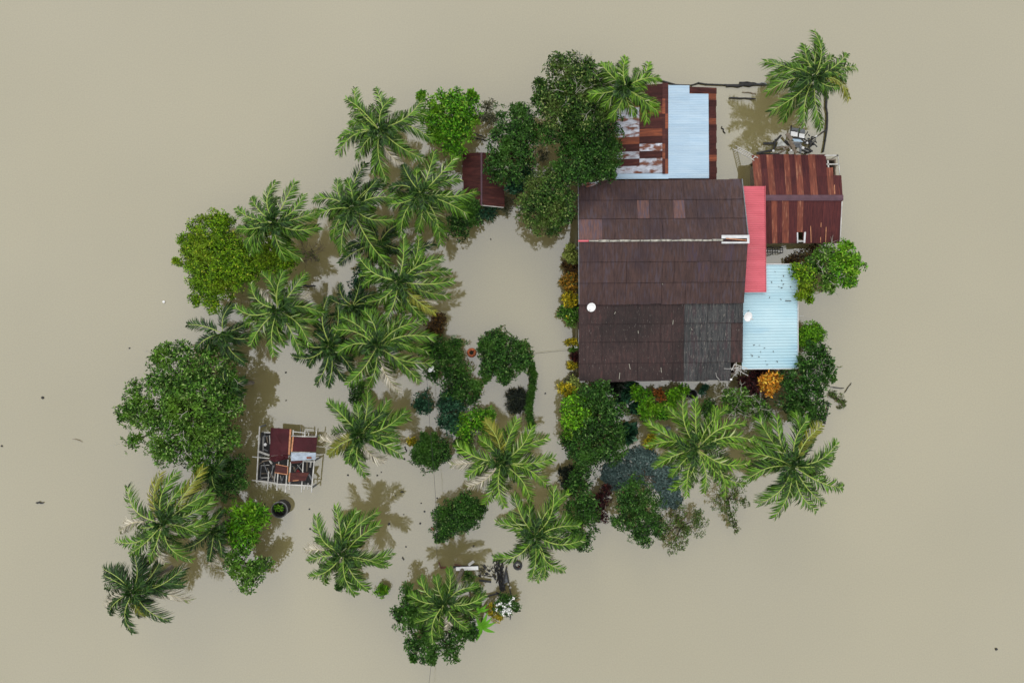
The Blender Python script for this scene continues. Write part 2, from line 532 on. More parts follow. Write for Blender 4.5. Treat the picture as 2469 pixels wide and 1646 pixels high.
def crown_points(lobes, cr=.42, dens=1.0, L=.2, under=-0.30, fill=.5):
    PP, NN = [], []
    for (x, y, z, r, rz) in lobes:
        c = np.array([x, y, z])
        crr = min(cr, r * .45)
        nc = max(6, int(2.1 * r * r / (crr * crr) * dens))
        d = unit(RNG.normal(size=(nc * 3, 3)))
        d = d[d[:, 2] > under][:nc]
        rr = RNG.uniform(.55, 1.0, (len(d), 1)) ** .6
        cc_ = c + d * rr * np.array([r - crr * .28, r - crr * .28, rz - crr * .3])
        for q, dd in zip(cc_, d):
            cri = crr * RNG.uniform(.6, 1.25)
            m = max(4, int(5.6 * cri * cri / (L * L * 1.9) * dens))
            d2 = unit(RNG.normal(size=(m, 3)))
            d2[:, 2] = np.where(d2[:, 2] < -.35, -d2[:, 2], d2[:, 2])
            PP.append(q + d2 * cri * RNG.uniform(.55, 1.05, (m, 1)) * np.array([1, 1, .75]))
            NN.append(unit(d2 * .85 + dd * .35 + np.array([0, 0, .25]) + RNG.normal(0, .25, d2.shape)))
        if fill > 0:
            m = int(40 * r * r / (L * L * 12) * fill * dens)
            if m:
                d3 = unit(RNG.normal(size=(m, 3)))
                PP.append(c + d3 * RNG.uniform(.1, .7, (m, 1)) ** .5 * np.array([r, r, rz]) * .88)
                NN.append(unit(d3 * .5 + np.array([0, 0, .8])))
    return np.concatenate(PP), np.concatenate(NN)

LEAVES = 0
def plant(name, label, cat, key, lobes, h, mat, L=.2, wr=.42, k=6, cr=.42, dens=1.0, group=None, flat=.62, trunk=True,
          twigs=0, twig_mat='twig', crown='crown', el=(-.45, 1.0), under=-.3, zlist=None, lean=(0, 0), fill=.5, hvar=.25, flowers=None, droop=.14):
    """one tree or shrub; lobes (x, y, r) in the coordinates of zoom `key`; h = height of its top above the water"""
    global LEAVES
    sc = ZM[key][2]
    wl = []
    rmax = max(l[2] for l in lobes)
    for i, l in enumerate(lobes):
        rm = l[2] * sc / PPM
        rz = max(.2, rm * flat)
        top = h * (1 - hvar * RNG.uniform(0, 1)) * (0.72 + .28 * l[2] / rmax)
        z = max(rz * .35, top - rz)
        z = min(z, max(.15, h - rz))
        f = (CAM_H - z) / CAM_H
        p = QW(key, l[0], l[1], z)
        wl.append((p.x, p.y, z, rm * f * 1.07, rz))
    cx = sum(l[0] * l[3] ** 2 for l in wl) / sum(l[3] ** 2 for l in wl)
    cy = sum(l[1] * l[3] ** 2 for l in wl) / sum(l[3] ** 2 for l in wl)
    root = empty(name, (cx + lean[0], cy + lean[1], 0), label, cat, group)
    P, N = crown_points(wl, cr, dens, L, under, fill)
    P[:, 2] = np.maximum(P[:, 2], .04)
    V, F = leaf_quads(P, N, k, L, wr, el, droop)
    V[:, 2] = np.maximum(V[:, 2], .015)
    LEAVES += len(F)
    link(crown, np_mesh(crown, V, F, [M[mat]]), root)
    tb = MB()
    zc = sum(l[2] for l in wl) / len(wl)
    tr = .05 + .035 * h
    base = Vector((cx + lean[0], cy + lean[1], -1.3))
    fork = Vector((cx, cy, max(.1, zc * .45)))
    tb.tube([base, (base + fork) / 2 + Vector((.05, -.04, 0)), fork], [tr * 1.3, tr * 1.05, tr], 7)
    for l in wl:
        e = Vector((l[0], l[1], l[2] + l[4] * .3))
        mid = fork.lerp(e, .5) + Vector((RNG.uniform(-.1, .1), RNG.uniform(-.1, .1), .12 * l[3]))
        tb.tube([fork, mid, e], [tr * .7, tr * .45, tr * .15], 5)
    tb.build('trunk' if h > 2.2 else 'stem', M['bark'], root, True)
    if twigs:
        for i in range(twigs):
            wb_ = MB()
            l = wl[int(RNG.integers(len(wl)))]
            a = RNG.uniform(0, 6.28)
            rr = l[3] * RNG.uniform(0, .75)
            p0 = Vector((l[0] + rr * math.cos(a), l[1] + rr * math.sin(a), l[2] + l[4] * .75))
            a += RNG.uniform(-.8, .8)
            ln = RNG.uniform(.5, 1.2)
            p1 = p0 + Vector((math.cos(a) * ln * .5, math.sin(a) * ln * .5, .18))
            p2 = p1 + Vector((math.cos(a + .3) * ln * .5, math.sin(a + .3) * ln * .5, .05))
            wb_.tube([p0, p1, p2], [.022, .017, .008], 4)
            for s in (-.8, .7):
                wb_.tube([p1, p1 + Vector((math.cos(a + s) * ln * .4, math.sin(a + s) * ln * .4, .1))], [.014, .007], 4)
            wb_.build('bare_twig', M[twig_mat], root)
    if flowers:
        fm, num, fr = flowers
        top = P[np.argsort(-P[:, 2])][:max(num * 3, int(len(P) * .5))]
        sel = top[RNG.choice(len(top), num, replace=False)]
        V, F = leaf_quads(sel + np.array([0, 0, .1]), np.tile([[0, 0, 1.]], (num, 1)), 5, fr, .8, (.05, .35), .05)
        link('flowers', np_mesh('flowers', V, F, [M[fm]]), root)
    return root

def palm(label, key, c, tips, h, base=None, mat='frond', group='coconut palms standing in the flood water', name='coconut_palm', wid=1.0, coconuts=True):
    """tips: (x, y[, flag]) in zoom coordinates; flag 'p' pale frond (dry, painted sky shine), 'y' yellowing, 'd' dark, 'b' bright"""
    wid = wid * RNG.uniform(.82, 1.10)
    C = QW(key, c[0], c[1], h)
    B = W(*base, z=-1.3) if base else Vector((C.x * .985 + RNG.uniform(-.25, .25), C.y * .985 + RNG.uniform(-.25, .25), -1.3))
    root = empty(name, (B.x, B.y, 0), label, 'palm tree', group)
    tb = MB()
    pts, rad = [], []
    for i in range(15):
        t = i / 14
        p = B.lerp(C - Vector((0, 0, .25)), t)
        bend = math.sin(t * math.pi) * .12
        pts.append(p + Vector((bend, bend * .5, 0)))
        rad.append(.17 - .06 * t + (.012 if i % 2 else 0) + (.07 if i == 0 else 0))
    tb.tube(pts, rad, 9)
    tb.build('trunk', M['palm_trunk'], root, True)
    # crown shaft with young spear leaves and a few nuts
    hb = MB()
    hb.tube([C - Vector((0, 0, .5)), C, C + Vector((.02, .02, .35))], [.12, .17, .04], 7)
    for i in range(4):
        a = RNG.uniform(0, 6.28)
        hb.tube([C, C + Vector((math.cos(a) * .25, math.sin(a) * .25, .55)), C + Vector((math.cos(a) * .55, math.sin(a) * .55, 1.0))], [.05, .035, .01], 4)
    hb.build('crown_shaft', M['frond_dark'], root, True)
    n = len(tips)
    for i, tp in enumerate(tips):
        fl = tp[2] if len(tp) > 2 else ''
        one_frond(root, C, key, tp[0], tp[1], fl, mat, wid)
    # short young fronds filling the heart, its shade put into their dark leaflets
    px, py = Q(key, *c)
    rr_ = sorted(math.hypot(Q(key, t_[0], t_[1])[0] - px, Q(key, t_[0], t_[1])[1] - py) for t_ in tips)
    rmean = sum(rr_) / n
    # older fronds hanging under the crown
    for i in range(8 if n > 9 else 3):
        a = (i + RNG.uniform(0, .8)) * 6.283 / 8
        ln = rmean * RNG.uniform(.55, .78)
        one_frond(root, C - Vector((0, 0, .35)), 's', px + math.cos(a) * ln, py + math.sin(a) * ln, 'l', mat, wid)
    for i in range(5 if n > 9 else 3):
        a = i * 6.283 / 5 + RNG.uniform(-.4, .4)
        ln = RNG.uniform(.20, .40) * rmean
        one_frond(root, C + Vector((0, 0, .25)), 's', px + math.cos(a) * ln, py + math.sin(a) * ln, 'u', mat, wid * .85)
    return root

def one_frond(root, C, key, tx, ty, fl, mat, wid):
    zc = C.z
    a1, b1 = RNG.uniform(.55, 1.1), RNG.uniform(.9, 1.7)
    if fl == 'u':
        a1, b1 = 1.9, 1.0
    if fl == 'p':
        a1, b1 = .3, 1.3
    if fl == 'l':
        a1, b1 = .1, 1.6
    ztip = zc + a1 - b1
    T = QW(key, tx, ty, ztip)
    dx = Vector((T.x - C.x, T.y - C.y, 0))
    Lh = dx.length
    sc = min(1.25, max(.45, Lh / 3.3))
    dirh = dx.normalized()
    side0 = Vector((-dirh.y, dirh.x, 0))
    curve = RNG.choice([-1, 1]) * RNG.uniform(.04, .20) * Lh
    NS = 16
    R = []
    for i in range(NS + 1):
        t = i / NS
        p = Vector((C.x, C.y, zc)) + dx * (t ** .96 * (.97 + .03 * t) + .02) + side0 * (curve * math.sin(math.pi * t) * .8)
        p.z = zc + (a1 * t - b1 * t ** 2.1) * sc + (1 - sc) * (ztip - zc) * t * .3
        R.append(p)
    A = np.array([list(p) for p in R])
    # rachis: flattened tapered strip with a ridge
    V, F, MI = [], [], []
    for i, p in enumerate(R):
        t = i / NS
        d = (R[min(i + 1, NS)] - R[max(i - 1, 0)]).normalized()
        s = d.cross(Vector((0, 0, 1))).normalized()
        u = s.cross(d)
        w = (.030 * min(1, .35 + 3 * t) * (1 - t) ** .6 + .012) * (.75 + .25 * sc)
        V += [tuple(p - s * w), tuple(p + u * w * .9), tuple(p + s * w), tuple(p - u * w * .7)]
    for i in range(NS):
        for j in range(4):
            k = (j + 1) % 4
            F.append((i * 4 + j, i * 4 + k, i * 4 + 4 + k, i * 4 + 4 + j))
            MI.append(0)
    # leaflets
    npair = int(34 + 10 * sc)
    tt = np.linspace(.13, 1.0, npair)
    base = len(V)
    VV = [np.array(V)]
    FF = []
    jit = RNG.uniform(-.3, .3)
    for sgn in (-1, 1):
        t = np.clip(tt + RNG.normal(0, .008, npair), 0, 1)
        idx = np.minimum((t * NS).astype(int), NS - 1)
        fr = (t * NS - idx)[:, None]
        P = A[idx] * (1 - fr) + A[idx + 1] * fr
        D = unit(A[idx + 1] - A[idx])
        S = unit(np.cross(D, np.array([[0, 0, 1.]]))) * sgn
        U = np.cross(S, D) * sgn
        prof = np.where(t < .3, .55 + 1.5 * t, 1.0) * np.where(t > .62, 1 - .55 * ((t - .62) / .38) ** 1.5, 1.0)
        ll = (.90 * (.55 + .45 * sc) * wid * prof * RNG.uniform(.8, 1.15, npair))[:, None]
        fwd = (.70 + .75 * t + RNG.normal(0, .10, npair))[:, None]
        upv = (.25 + jit * sgn * .8 + RNG.normal(0, .22, npair))[:, None]
        dr = unit(S * 1.0 + D * fwd + U * upv)
        m1 = P + dr * ll * .5
        drop = (ll * RNG.uniform(.35, .95, npair)[:, None]) * (.95 if fl != 'u' else .4)
        tip = P + dr * ll * .92 - np.array([[0, 0, 1.]]) * drop
        m1 = m1 - np.array([[0, 0, 1.]]) * drop * .22
        wv = unit(np.cross(dr, np.cross(S, dr) + U * .6 + RNG.normal(0, .35, (npair, 3))))
        w = (.034 * (.8 + .3 * sc) * RNG.uniform(.7, 1.3, npair))[:, None]
        X = np.stack([P - wv * w * .6, P + wv * w * .6, m1 + wv * w, tip + wv * w * .12, tip - wv * w * .12, m1 - wv * w], 1).reshape(-1, 3)
        VV.append(X)
        for q in range(npair):
            o = base + q * 6
            FF += [(o, o + 1, o + 2, o + 5), (o + 5, o + 2, o + 3, o + 4)]
        base += len(X)
    Fm = np.array(F + FF)
    MI = MI + [1] * len(FF)
    lm = {'p': 'frond_dry_shine', 'y': 'frond_yellow', 'd': 'frond_dark', 'l': 'frond_dark' if mat == 'frond_dark' else 'frond_inner', 'u': 'frond_dark', 'b': 'frond_bright'}.get(fl, mat)
    rm = 'rachis_dry_shine' if fl == 'p' else 'rachis_young' if fl in ('u', 'l') else 'rachis'
    me = np_mesh('frond', np.concatenate(VV), Fm, [M[rm], M[lm]], MI)
    o = link('frond', me, root)
    if fl == 'p':
        o['label'] = 'pale frond, dry tone with painted sky shine'
    elif fl == 'y':
        o['label'] = 'yellowing frond'
    return o

# ------------------------------------------------------------------ sheet roofs
def roof_sheets(name, A, B, C, D, nu, nv, mats, pick, parent, wave=.076, amp=.012, along='v', lift=.012, edge_jit=0.0, th=.006, lap=None):
    """corrugated sheets between world corners A(top-left) B(top-right) C(bottom-right) D(bottom-left).
    nu columns, nv rows; along 'v': ribs run from top to bottom.  pick(i, j) -> material slot or None for a missing sheet"""
    A, B, C, D = map(Vector, (A, B, C, D))
    nrm = (B - A).cross(D - A).normalized()
    if nrm.z < 0:
        nrm = -nrm
    def P(u, v):
        return A.lerp(B, u).lerp(D.lerp(C, u), v)
    V, F, MI = [], [], []
    us = [i / nu for i in range(nu + 1)] if isinstance(nu, int) else list(nu)
    vs = [j / nv for j in range(nv + 1)] if isinstance(nv, int) else list(nv)
    width = (B - A).length
    height = (D - A).length
    for i in range(len(us) - 1):
        for j in range(len(vs) - 1):
            s = pick(i, j)
            if s is None:
                continue
            u0, u1, v0, v1 = us[i], us[i + 1], vs[j], vs[j + 1]
            ov = .04
            ej0, ej1 = random.uniform(-edge_jit, edge_jit), random.uniform(-edge_jit, edge_jit)
            if along == 'v':
                v1e = v1 + (ov / height if j < len(vs) - 2 else ej1 / height)
                v0e = v0 + (ej0 / height if j == 0 else 0)
                u0e, u1e = u0 - (.02 / width if i else 0), u1
                n = max(2, int(round((u1 - u0) * width / wave)) * 4)
                b = len(V)
                for q in range(n + 1):
                    u = u0e + (u1e - u0e) * q / n
                    z = amp * math.sin(2 * math.pi * q / 4) if True else 0
                    V.append(tuple(P(u, v0e) + nrm * (z + lift * .2 + .001 * (i % 2))))
                    V.append(tuple(P(u, v1e) + nrm * (z + lift * (1.2 if j < len(vs) - 2 else .6) + .001 * (i % 2))))
                for q in range(n):
                    F.append((b + 2 * q, b + 2 * q + 1, b + 2 * q + 3, b + 2 * q + 2))
                    MI.append(s)
            else:
                u1e = u1 + (ov / width if i < len(us) - 2 else ej1 / width)
                u0e = u0 + (ej0 / width if i == 0 else 0)
                n = max(2, int(round((v1 - v0) * height / wave)) * 4)
                b = len(V)
                for q in range(n + 1):
                    v = v0 + (v1 - v0) * q / n
                    z = amp * math.sin(2 * math.pi * q / 4)
                    V.append(tuple(P(u0e, v) + nrm * (z + lift * .2 + .003 * (j % 2))))
                    V.append(tuple(P(u1e, v) + nrm * (z + lift * (1.2 if i < len(us) - 2 else .6) + .003 * (j % 2))))
                for q in range(n):
                    F.append((b + 2 * q, b + 2 * q + 1, b + 2 * q + 3, b + 2 * q + 2))
                    MI.append(s)
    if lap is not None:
        # dark strips painting the shadow of the laps between rows and (thinner) between columns
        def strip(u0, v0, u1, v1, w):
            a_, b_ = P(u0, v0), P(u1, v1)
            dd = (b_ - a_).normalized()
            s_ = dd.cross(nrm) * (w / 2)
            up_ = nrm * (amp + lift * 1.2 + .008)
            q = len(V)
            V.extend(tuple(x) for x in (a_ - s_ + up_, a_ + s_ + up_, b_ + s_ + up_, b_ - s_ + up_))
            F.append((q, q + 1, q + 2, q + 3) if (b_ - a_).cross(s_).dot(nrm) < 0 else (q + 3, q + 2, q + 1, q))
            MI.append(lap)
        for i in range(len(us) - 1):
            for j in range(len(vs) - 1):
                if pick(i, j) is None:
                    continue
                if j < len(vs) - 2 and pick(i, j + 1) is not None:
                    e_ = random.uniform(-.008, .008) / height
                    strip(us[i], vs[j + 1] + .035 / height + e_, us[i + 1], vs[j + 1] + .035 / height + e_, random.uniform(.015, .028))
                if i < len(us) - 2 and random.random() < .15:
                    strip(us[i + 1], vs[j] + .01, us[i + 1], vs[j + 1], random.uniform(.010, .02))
    me = np_mesh(name, V, F, mats, MI)
    # face up
    o = link(name, me, parent)
    up = sum(p.normal.z * p.area for p in me.polygons)
    if up < 0:
        me.flip_normals()
    md = o.modifiers.new('thickness', 'SOLIDIFY')
    md.thickness = th
    md.offset = -1
    return o

def settle(o):
    """put the origin of a one-mesh thing at its base"""
    me = o.data
    n = len(me.vertices)
    co = np.empty(n * 3, dtype=np.float32)
    me.vertices.foreach_get('co', co)
    co = co.reshape(-1, 3)
    c = (co.min(0) + co.max(0)) / 2
    c[2] = co[:, 2].min()
    me.vertices.foreach_set('co', (co - c).ravel())
    me.update()
    o.location = c.tolist()
    return o

def solo(name, mb, mats, label, cat, group=None, smooth=False):
    o = mb.build(name, mats, None, smooth)
    settle(o)
    return tag(o, label, cat, group)

# ------------------------------------------------------------------ main house
def walls(parent, x0, x1, y0, y1, ztop, mat, name='wall', th=.1, sides='nsew', zb=-1.3):
    for s in sides:
        m = MB()
        zc, hh = (ztop + zb) / 2, ztop - zb
        if s == 'n': m.box(((x0 + x1) / 2, y1 - th / 2, zc), (x1 - x0, th, hh))
        if s == 's': m.box(((x0 + x1) / 2, y0 + th / 2, zc), (x1 - x0, th, hh))
        if s == 'w': m.box((x0 + th / 2, (y0 + y1) / 2, zc), (th, y1 - y0 - 2 * th, hh))
        if s == 'e': m.box((x1 - th / 2, (y0 + y1) / 2, zc), (th, y1 - y0 - 2 * th, hh))
        m.build(name, M[mat], parent)

def window(parent, c, w, h, axis, frame='metal_white'):
    """axis 'x': window lies in a wall facing west/east; 'y': facing north/south"""
    f = MB()
    t = .06
    def bx(mb, du, dz, su, sz, dep):
        if axis == 'x':
            mb.box((c[0], c[1] + du, c[2] + dz), (dep, su, sz))
        else:
            mb.box((c[0] + du, c[1], c[2] + dz), (su, dep, sz))
    bx(f, 0, h / 2, w + 2 * t, t, .16); bx(f, 0, -h / 2, w + 2 * t, t, .16)
    for q in (-w / 2 - t / 2, w / 2 + t / 2, 0):
        bx(f, q, 0, t, h - t, .155)
    fo = f.build('window', M[frame], parent)
    p = MB(); bx(p, 0, 0, w, h - t, .13)
    p.build('pane', M['dark_void'], fo)

ZB, ZR, ZK, ZK2, ZF = 2.6, 4.0, 3.05, 2.95, 2.45
cxh = W(1590, 680, 2.6)
house = empty('house', (cxh.x, cxh.y, 0), 'large flooded house under a dark brown sheet roof with red and pale blue lean-tos', 'house')
M['lap_shadow'] = plain('lap_shadow', (.030, .020, .021), .8, .4, 3, .1)  # dark colour that paints shadow lines at the sheet laps
HM = [M['house_brown'], M['house_pink'], M['house_grey'], M['house_brown_low'], M['lap_shadow'], M['house_mauve']]
def pk_back(i, j):
    if j == 1 and i in (5, 8): return 1
    if j == 2 and i in (0, 1): return 1
    return 0
def pk_front(i, j):
    return 5 if (i, j) in ((12, 0), (10, 1), (9, 0)) else 0
def pk_low(i, j):
    if j == 0: return 2 if i >= 9 and i < 14 else 3
    if j in (1, 2): return 2 if 8 < i < 13 else 3
    if j == 3:
        if i == 13: return None
        return 2 if i >= 9 else 3
    return 3
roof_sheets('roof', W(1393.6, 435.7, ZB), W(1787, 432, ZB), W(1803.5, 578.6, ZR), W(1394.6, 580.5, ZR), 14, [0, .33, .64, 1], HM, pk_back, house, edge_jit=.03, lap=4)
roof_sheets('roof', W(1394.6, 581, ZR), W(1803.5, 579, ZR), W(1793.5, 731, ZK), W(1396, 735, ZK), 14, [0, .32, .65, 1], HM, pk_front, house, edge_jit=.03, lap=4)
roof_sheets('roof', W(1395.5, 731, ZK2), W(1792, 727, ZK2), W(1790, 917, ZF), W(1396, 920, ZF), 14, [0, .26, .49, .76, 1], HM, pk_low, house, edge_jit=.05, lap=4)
m = MB()
a, b = W(1394, 581, ZR + .02), W(1742, 579, ZR + .02)
for i in range(14):
    p, q = a.lerp(b, i / 14), a.lerp(b, (i + 1) / 14 + .004)
    m.bar(p + Vector((0, random.uniform(-.02, .02), 0)), q, random.uniform(.09, .15), .05, 1 if i == 0 else 0)
m.build('ridge_cap', [M['ridge_white'], M['red_roof']], house)
m = MB()
zr = ZR + .09
m.plate([QW('A', 1232, 467, zr), QW('A', 1404, 467, zr), QW('A', 1404, 488, zr), QW('A', 1232, 490, zr)], .03)
m.plate([QW('A', 1232, 512, zr), QW('A', 1404, 512, zr), QW('A', 1404, 523, zr), QW('A', 1232, 524, zr)], .03)
m.plate([QW('A', 1404, 466, zr), QW('A', 1420, 466, zr), QW('A', 1420, 523, zr), QW('A', 1404, 523, zr)], .03)
m.build('ridge_frame', M['metal_white'], house)
m = MB()
m.bar(QW('A', 1262, 490, ZR + .12), QW('A', 1400, 502, ZR + .12), .07, .04)
m.build('ridge_pipe', M['rust_edge'], house)
# loose, torn strips at the north-west corner
m = MB()
for x0, y0, x1, y1, w in ((290, 128, 345, 112, .16), (318, 142, 392, 118, .12), (350, 120, 402, 106, .1), (300, 118, 318, 108, .1)):
    m.bar(QW('A', x0, y0, ZB + .16), QW('A', x1, y1, ZB + .22), w, .012)
m.build('torn_flashing', M['zinc'], house)
# verge boards
for a_, b_, w_, h_ in ((W(1789, 432, ZB + .03), W(1805, 578, ZR + .03), .06, .12), (W(1394, 434, ZB - .03), W(1395, 580, ZR - .03), .05, .14),
                       (W(1395, 582, ZR - .03), W(1396, 733, ZK - .03), .05, .14)):
    m = MB()
    m.bar(a_, b_, w_, h_)
    m.build('verge_board', M['timber_grey'], house)
# red lean-to and pale blue lean-to
rr = roof_sheets('lean_to_roof', W(1782, 449, 2.42), W(1843.5, 449, 2.28), W(1846, 703, 2.28), W(1782, 704, 2.42), 1, 6, [M['red_roof']], lambda i, j: 0, house, wave=.17, amp=.016, along='u', lift=.002)
rr['label'] = 'coral red lean-to roof'
rb = roof_sheets('lean_to_roof', W(1784, 638, 2.20), W(1922, 638, 1.95), W(1923, 887, 1.95), W(1789, 889, 2.20), 1, 5, [M['blue_roof']], lambda i, j: 0, house, wave=.235, amp=.024, along='u', lift=.002)
rb['label'] = 'pale blue lean-to roof'
m = MB()
m.bar(W(1923.4, 637, 1.97), W(1924, 888, 1.97), .05, .09)
m.bar(W(1786, 637, 2.20), W(1923, 637, 1.97), .06, .09)
m.bar(W(1790, 889.5, 2.17), W(1923.5, 888.5, 1.95), .05, .07)
m.build('gutter', M['metal_white'], house)
m = MB()
m.bar(W(1794, 704.2, 2.43), W(1847, 703.6, 2.30), .04, .05)
m.bar(W(1845, 448.5, 2.28), W(1847, 703.6, 2.28), .035, .06)
m.build('fascia', M['red_roof'], house)
hx0, hx1 = W(1394, 0, 2.6).x + .22, W(1787, 0, 2.6).x - .35
hy1, hy0 = W(0, 436, 2.6).y - .3, W(0, 918, 2.45).y + .5
walls(house, hx0, hx1, hy0, hy1, 2.42, 'wall_wood', sides='nsew')
for k, f in enumerate((.2, .45, .75)):
    window(house, (hx0 + .05, hy0 + (hy1 - hy0) * f, 1.35), 1.0, .9, 'x')
for f in (.25, .6):
    window(house, (hx0 + (hx1 - hx0) * f, hy0 + .05, 1.35), 1.1, .9, 'y')
m = MB(); m.box((hx0 + .04, hy0 + (hy1 - hy0) * .6, .55), (.16, .9, 2.2))
do = m.build('door', M['brown_red_timber'], house)
m = MB(); m.box((hx0 - .06, hy0 + (hy1 - hy0) * .6 + .32, .7), (.05, .04, .12))
m.build('handle', M['metal_white'], do)
# gable infill under the ridge
for xx in (hx0 + .05, hx1 - .05):
    m = MB()
    ys = [hy1 - .05, W(0, 580, ZR).y, W(0, 733, ZK).y, hy0 + .05]
    zs = [2.45, ZR - .12, ZK - .12, 2.43]
    vs = []
    for s in (-.04, .04):
        vs += [(xx + s, y, z) for y, z in zip(ys, zs)]
    m.add(vs, [(0, 1, 2, 3), (7, 6, 5, 4), (0, 4, 5, 1), (1, 5, 6, 2), (2, 6, 7, 3), (3, 7, 4, 0)])
    m.build('gable', M['wall_wood'], house)
for (px, py, z) in ((1840, 640, 1.9), (1918, 642, 1.9), (1918, 760, 1.9), (1918, 884, 1.9), (1840, 452, 2.2), (1841, 560, 2.2), (1842, 698, 2.2)):
    p = W(px, py, z)
    m = MB(); m.box((p.x, p.y, (z - 1.3) / 2), (.1, .1, z + 1.3))
    m.build('post', M['timber_grey'], house)
m = MB()
p0 = W(1393, 600, 2.2)
m.box((p0.x - .02, p0.y + .1, .6), (.09, .09, 3.4))
m.build('downpipe', M['timber_grey'], house)

# ------------------------------------------------------------------ shed behind the house (rust + light blue)
c = W(1605, 315, 2)
shed = empty('shed', (c.x, c.y, 0), 'long shed behind the house, half rusty half light blue sheet roof', 'shed')
ZS, ZE = 2.5, 1.9
SM = [M['maroon'], M['rust_x'], M['zinc']]
inner = [0, 0, 0, 1, 0, 0, 1, 0, 2, 0, 2, 2]
outer = [0, 0, 1, 2, 2, 2, 2, 1, 0, 2, 0, 2]
r_ = roof_sheets('roof', W(1482, 210, ZE), W(1598, 202, ZS), W(1598, 417, ZS), W(1484, 419, ZE), [0, .50, 1], 12, SM,
                 lambda i, j: (outer, inner)[i][j], shed, along='u', edge_jit=.06)
under = [0, 0, 1, 0, 0, 1, 1, 0, 0, 0, 0, 1, 0, 0]
under = [0, 1, 0, 0, 0, 1, 0, 0, 0, 0, 0, 1, 0, 0, 0]
roof_sheets('roof', W(1606, 207, ZS - .01), W(1727, 212, ZE), W(1728, 433, ZE), W(1606, 433, ZS - .01), [0, .5, 1], 15, SM, lambda i, j: under[j], shed, along='u', edge_jit=.03)
ov = roof_sheets('roof_overlay', W(1611.5, 205.5, ZS + .04), W(1708, 207, ZE + .17), W(1709.5, 430, ZE + .17), W(1611.5, 430, ZS + .04), [0, .51, 1],
                 [0, .088, .2, .31, .42, .53, .64, .75, .86, 1], [M['sky_roof']], lambda i, j: None if (i == 1 and j == 0) else 0, shed, along='u', amp=.01, wave=.13, lift=.006)
ov['label'] = 'light blue roof sheets laid over rust'
m = MB()
m.plate([W(1490, 419, ZE + .1), W(1612, 418.5, ZS + .03), W(1612, 431, ZS + .03), W(1484, 432, ZE + .1)], .02)
m.build('roof_flashing', M['sky_roof'], shed)
m = MB()
for i in range(6):
    y0, y1 = 200 + i * 36.2, 200 + (i + 1) * 36.2 + 2
    for s, slot in ((-1, 0), (1, 0)):
        m.plate([W(1604, y0, ZS + .07), W(1604 + s * 7, y0, ZS + .03), W(1604 + s * 7, y1, ZS + .03), W(1604, y1, ZS + .075)], .012, (0 if (i + s) % 3 else 1))
m.build('ridge_cap', [M['maroon'], M['rust_x']], shed)
sx0, sx1 = W(1492, 0, ZE).x, W(1722, 0, ZE).x
sy1, sy0 = W(0, 215, ZE).y, W(0, 431, ZE).y
walls(shed, sx0, sx1, sy0, sy1, 1.8, 'wall_plaster', sides='nwe')
window(shed, (sx1 - .05, (sy0 + sy1) / 2, 1.0), .9, .8, 'x', 'timber')
for i in range(3):
    m = MB(); p = Vector((sx0 + (sx1 - sx0) * (i + .5) / 3, sy1 - .05, 0)); m.box((p.x, p.y, .9), (.3, .15, .3)); m.build('vent', M['dark_void'], shed)

# ------------------------------------------------------------------ striped rusty shed on the right
c = W(1930, 480, 1.8)
barn = empty('shed', (c.x, c.y, 0), 'shed with striped orange and maroon rusted roof right of the house', 'shed')
ZS, ZE = 2.3, 1.75
ZS, ZE = 2.10, 1.55
BM = [M['rust_y'], M['maroon_y']]
ub = [0, .095, .165, .24, .36, .425, .487, .56, .64, .72, .84, .91, 1]
sl = [0, 1, 0, 1, 0, 1, 0, 1, 0, 1, 0, 1]
def pk_n(i, j):
    if j == 0 and i == 10: return None
    if j <= 1 and i == 11: return None
    return sl[i]
roof_sheets('roof', W(1812.5, 374, ZE), W(2025, 371, ZE), W(2032, 477, ZS), W(1822, 478, ZS), ub, [0, .31, .49, 1], BM, pk_n, barn, edge_jit=.05, lift=.006)
us = [0, .11, .183, .248, .307, .386, .484, .556, .66, .78, .9, 1]
sl2 = [1, 1, 0, 1, 0, 1, 0, 1, 1, 1, 1]
roof_sheets('roof', W(1822, 478, ZS), W(2031, 477, ZS), W(2024, 586, ZE), W(1826, 587, ZE), us, [0, .74, 1], BM,
            lambda i, j: None if (i == 6 and j == 1) else sl2[i], barn, edge_jit=.05, lift=.006)
m = MB()
for i in range(4):
    x0, x1 = 1820 + i * 53.2, 1820 + (i + 1) * 53.4
    m.plate([W(x0, 470, ZS + .03), W(x1, 470, ZS + .03), W(x1, 477, ZS + .08), W(x0, 477, ZS + .08)], .012)
    m.plate([W(x0, 477, ZS + .08), W(x1, 477, ZS + .08), W(x1, 484, ZS + .03), W(x0, 484, ZS + .03)], .012)
m.build('ridge_cap', M['plum_ridge'], barn)
m = MB()
for x0, y0, x1, y1, w in ((831, 748, 833, 842, .09), (900, 745, 893, 842, .13), (832, 828, 895, 828, .06)):
    m.bar(QW('b3', x0, y0, ZE + .15), QW('b3', x1, y1, ZE + .05), w, .04)
m.build('skylight_frame', M['metal_white'], barn)
m = MB()
m.bar(QW('b3', 1231, 470, ZS - .05), QW('b3', 1213, 840, ZE - .02), .07, .1)
m.build('verge_board', M['pipe_white'], barn)
for x0, y0, x1, y1 in ((950, 690, 955, 840), (1045, 660, 1043, 700), (1040, 790, 1040, 840), (1090, 700, 1085, 840), (1165, 320, 1168, 405)):
    m = MB()
    zz = lambda y: (ZS + (ZE - ZS) * (y - 447) / 393 if y > 447 else ZE + (ZS - ZE) * (y - 55) / 392) + .04
    m.bar(QW('b3', x0, y0, zz(y0)), QW('b3', x1, y1, zz(y1)), .05, .015)
    m.build('rust_streak_lap', M['rust_edge'], barn)
bx0, bx1 = W(1826, 0, ZE).x, W(2018, 0, ZE).x
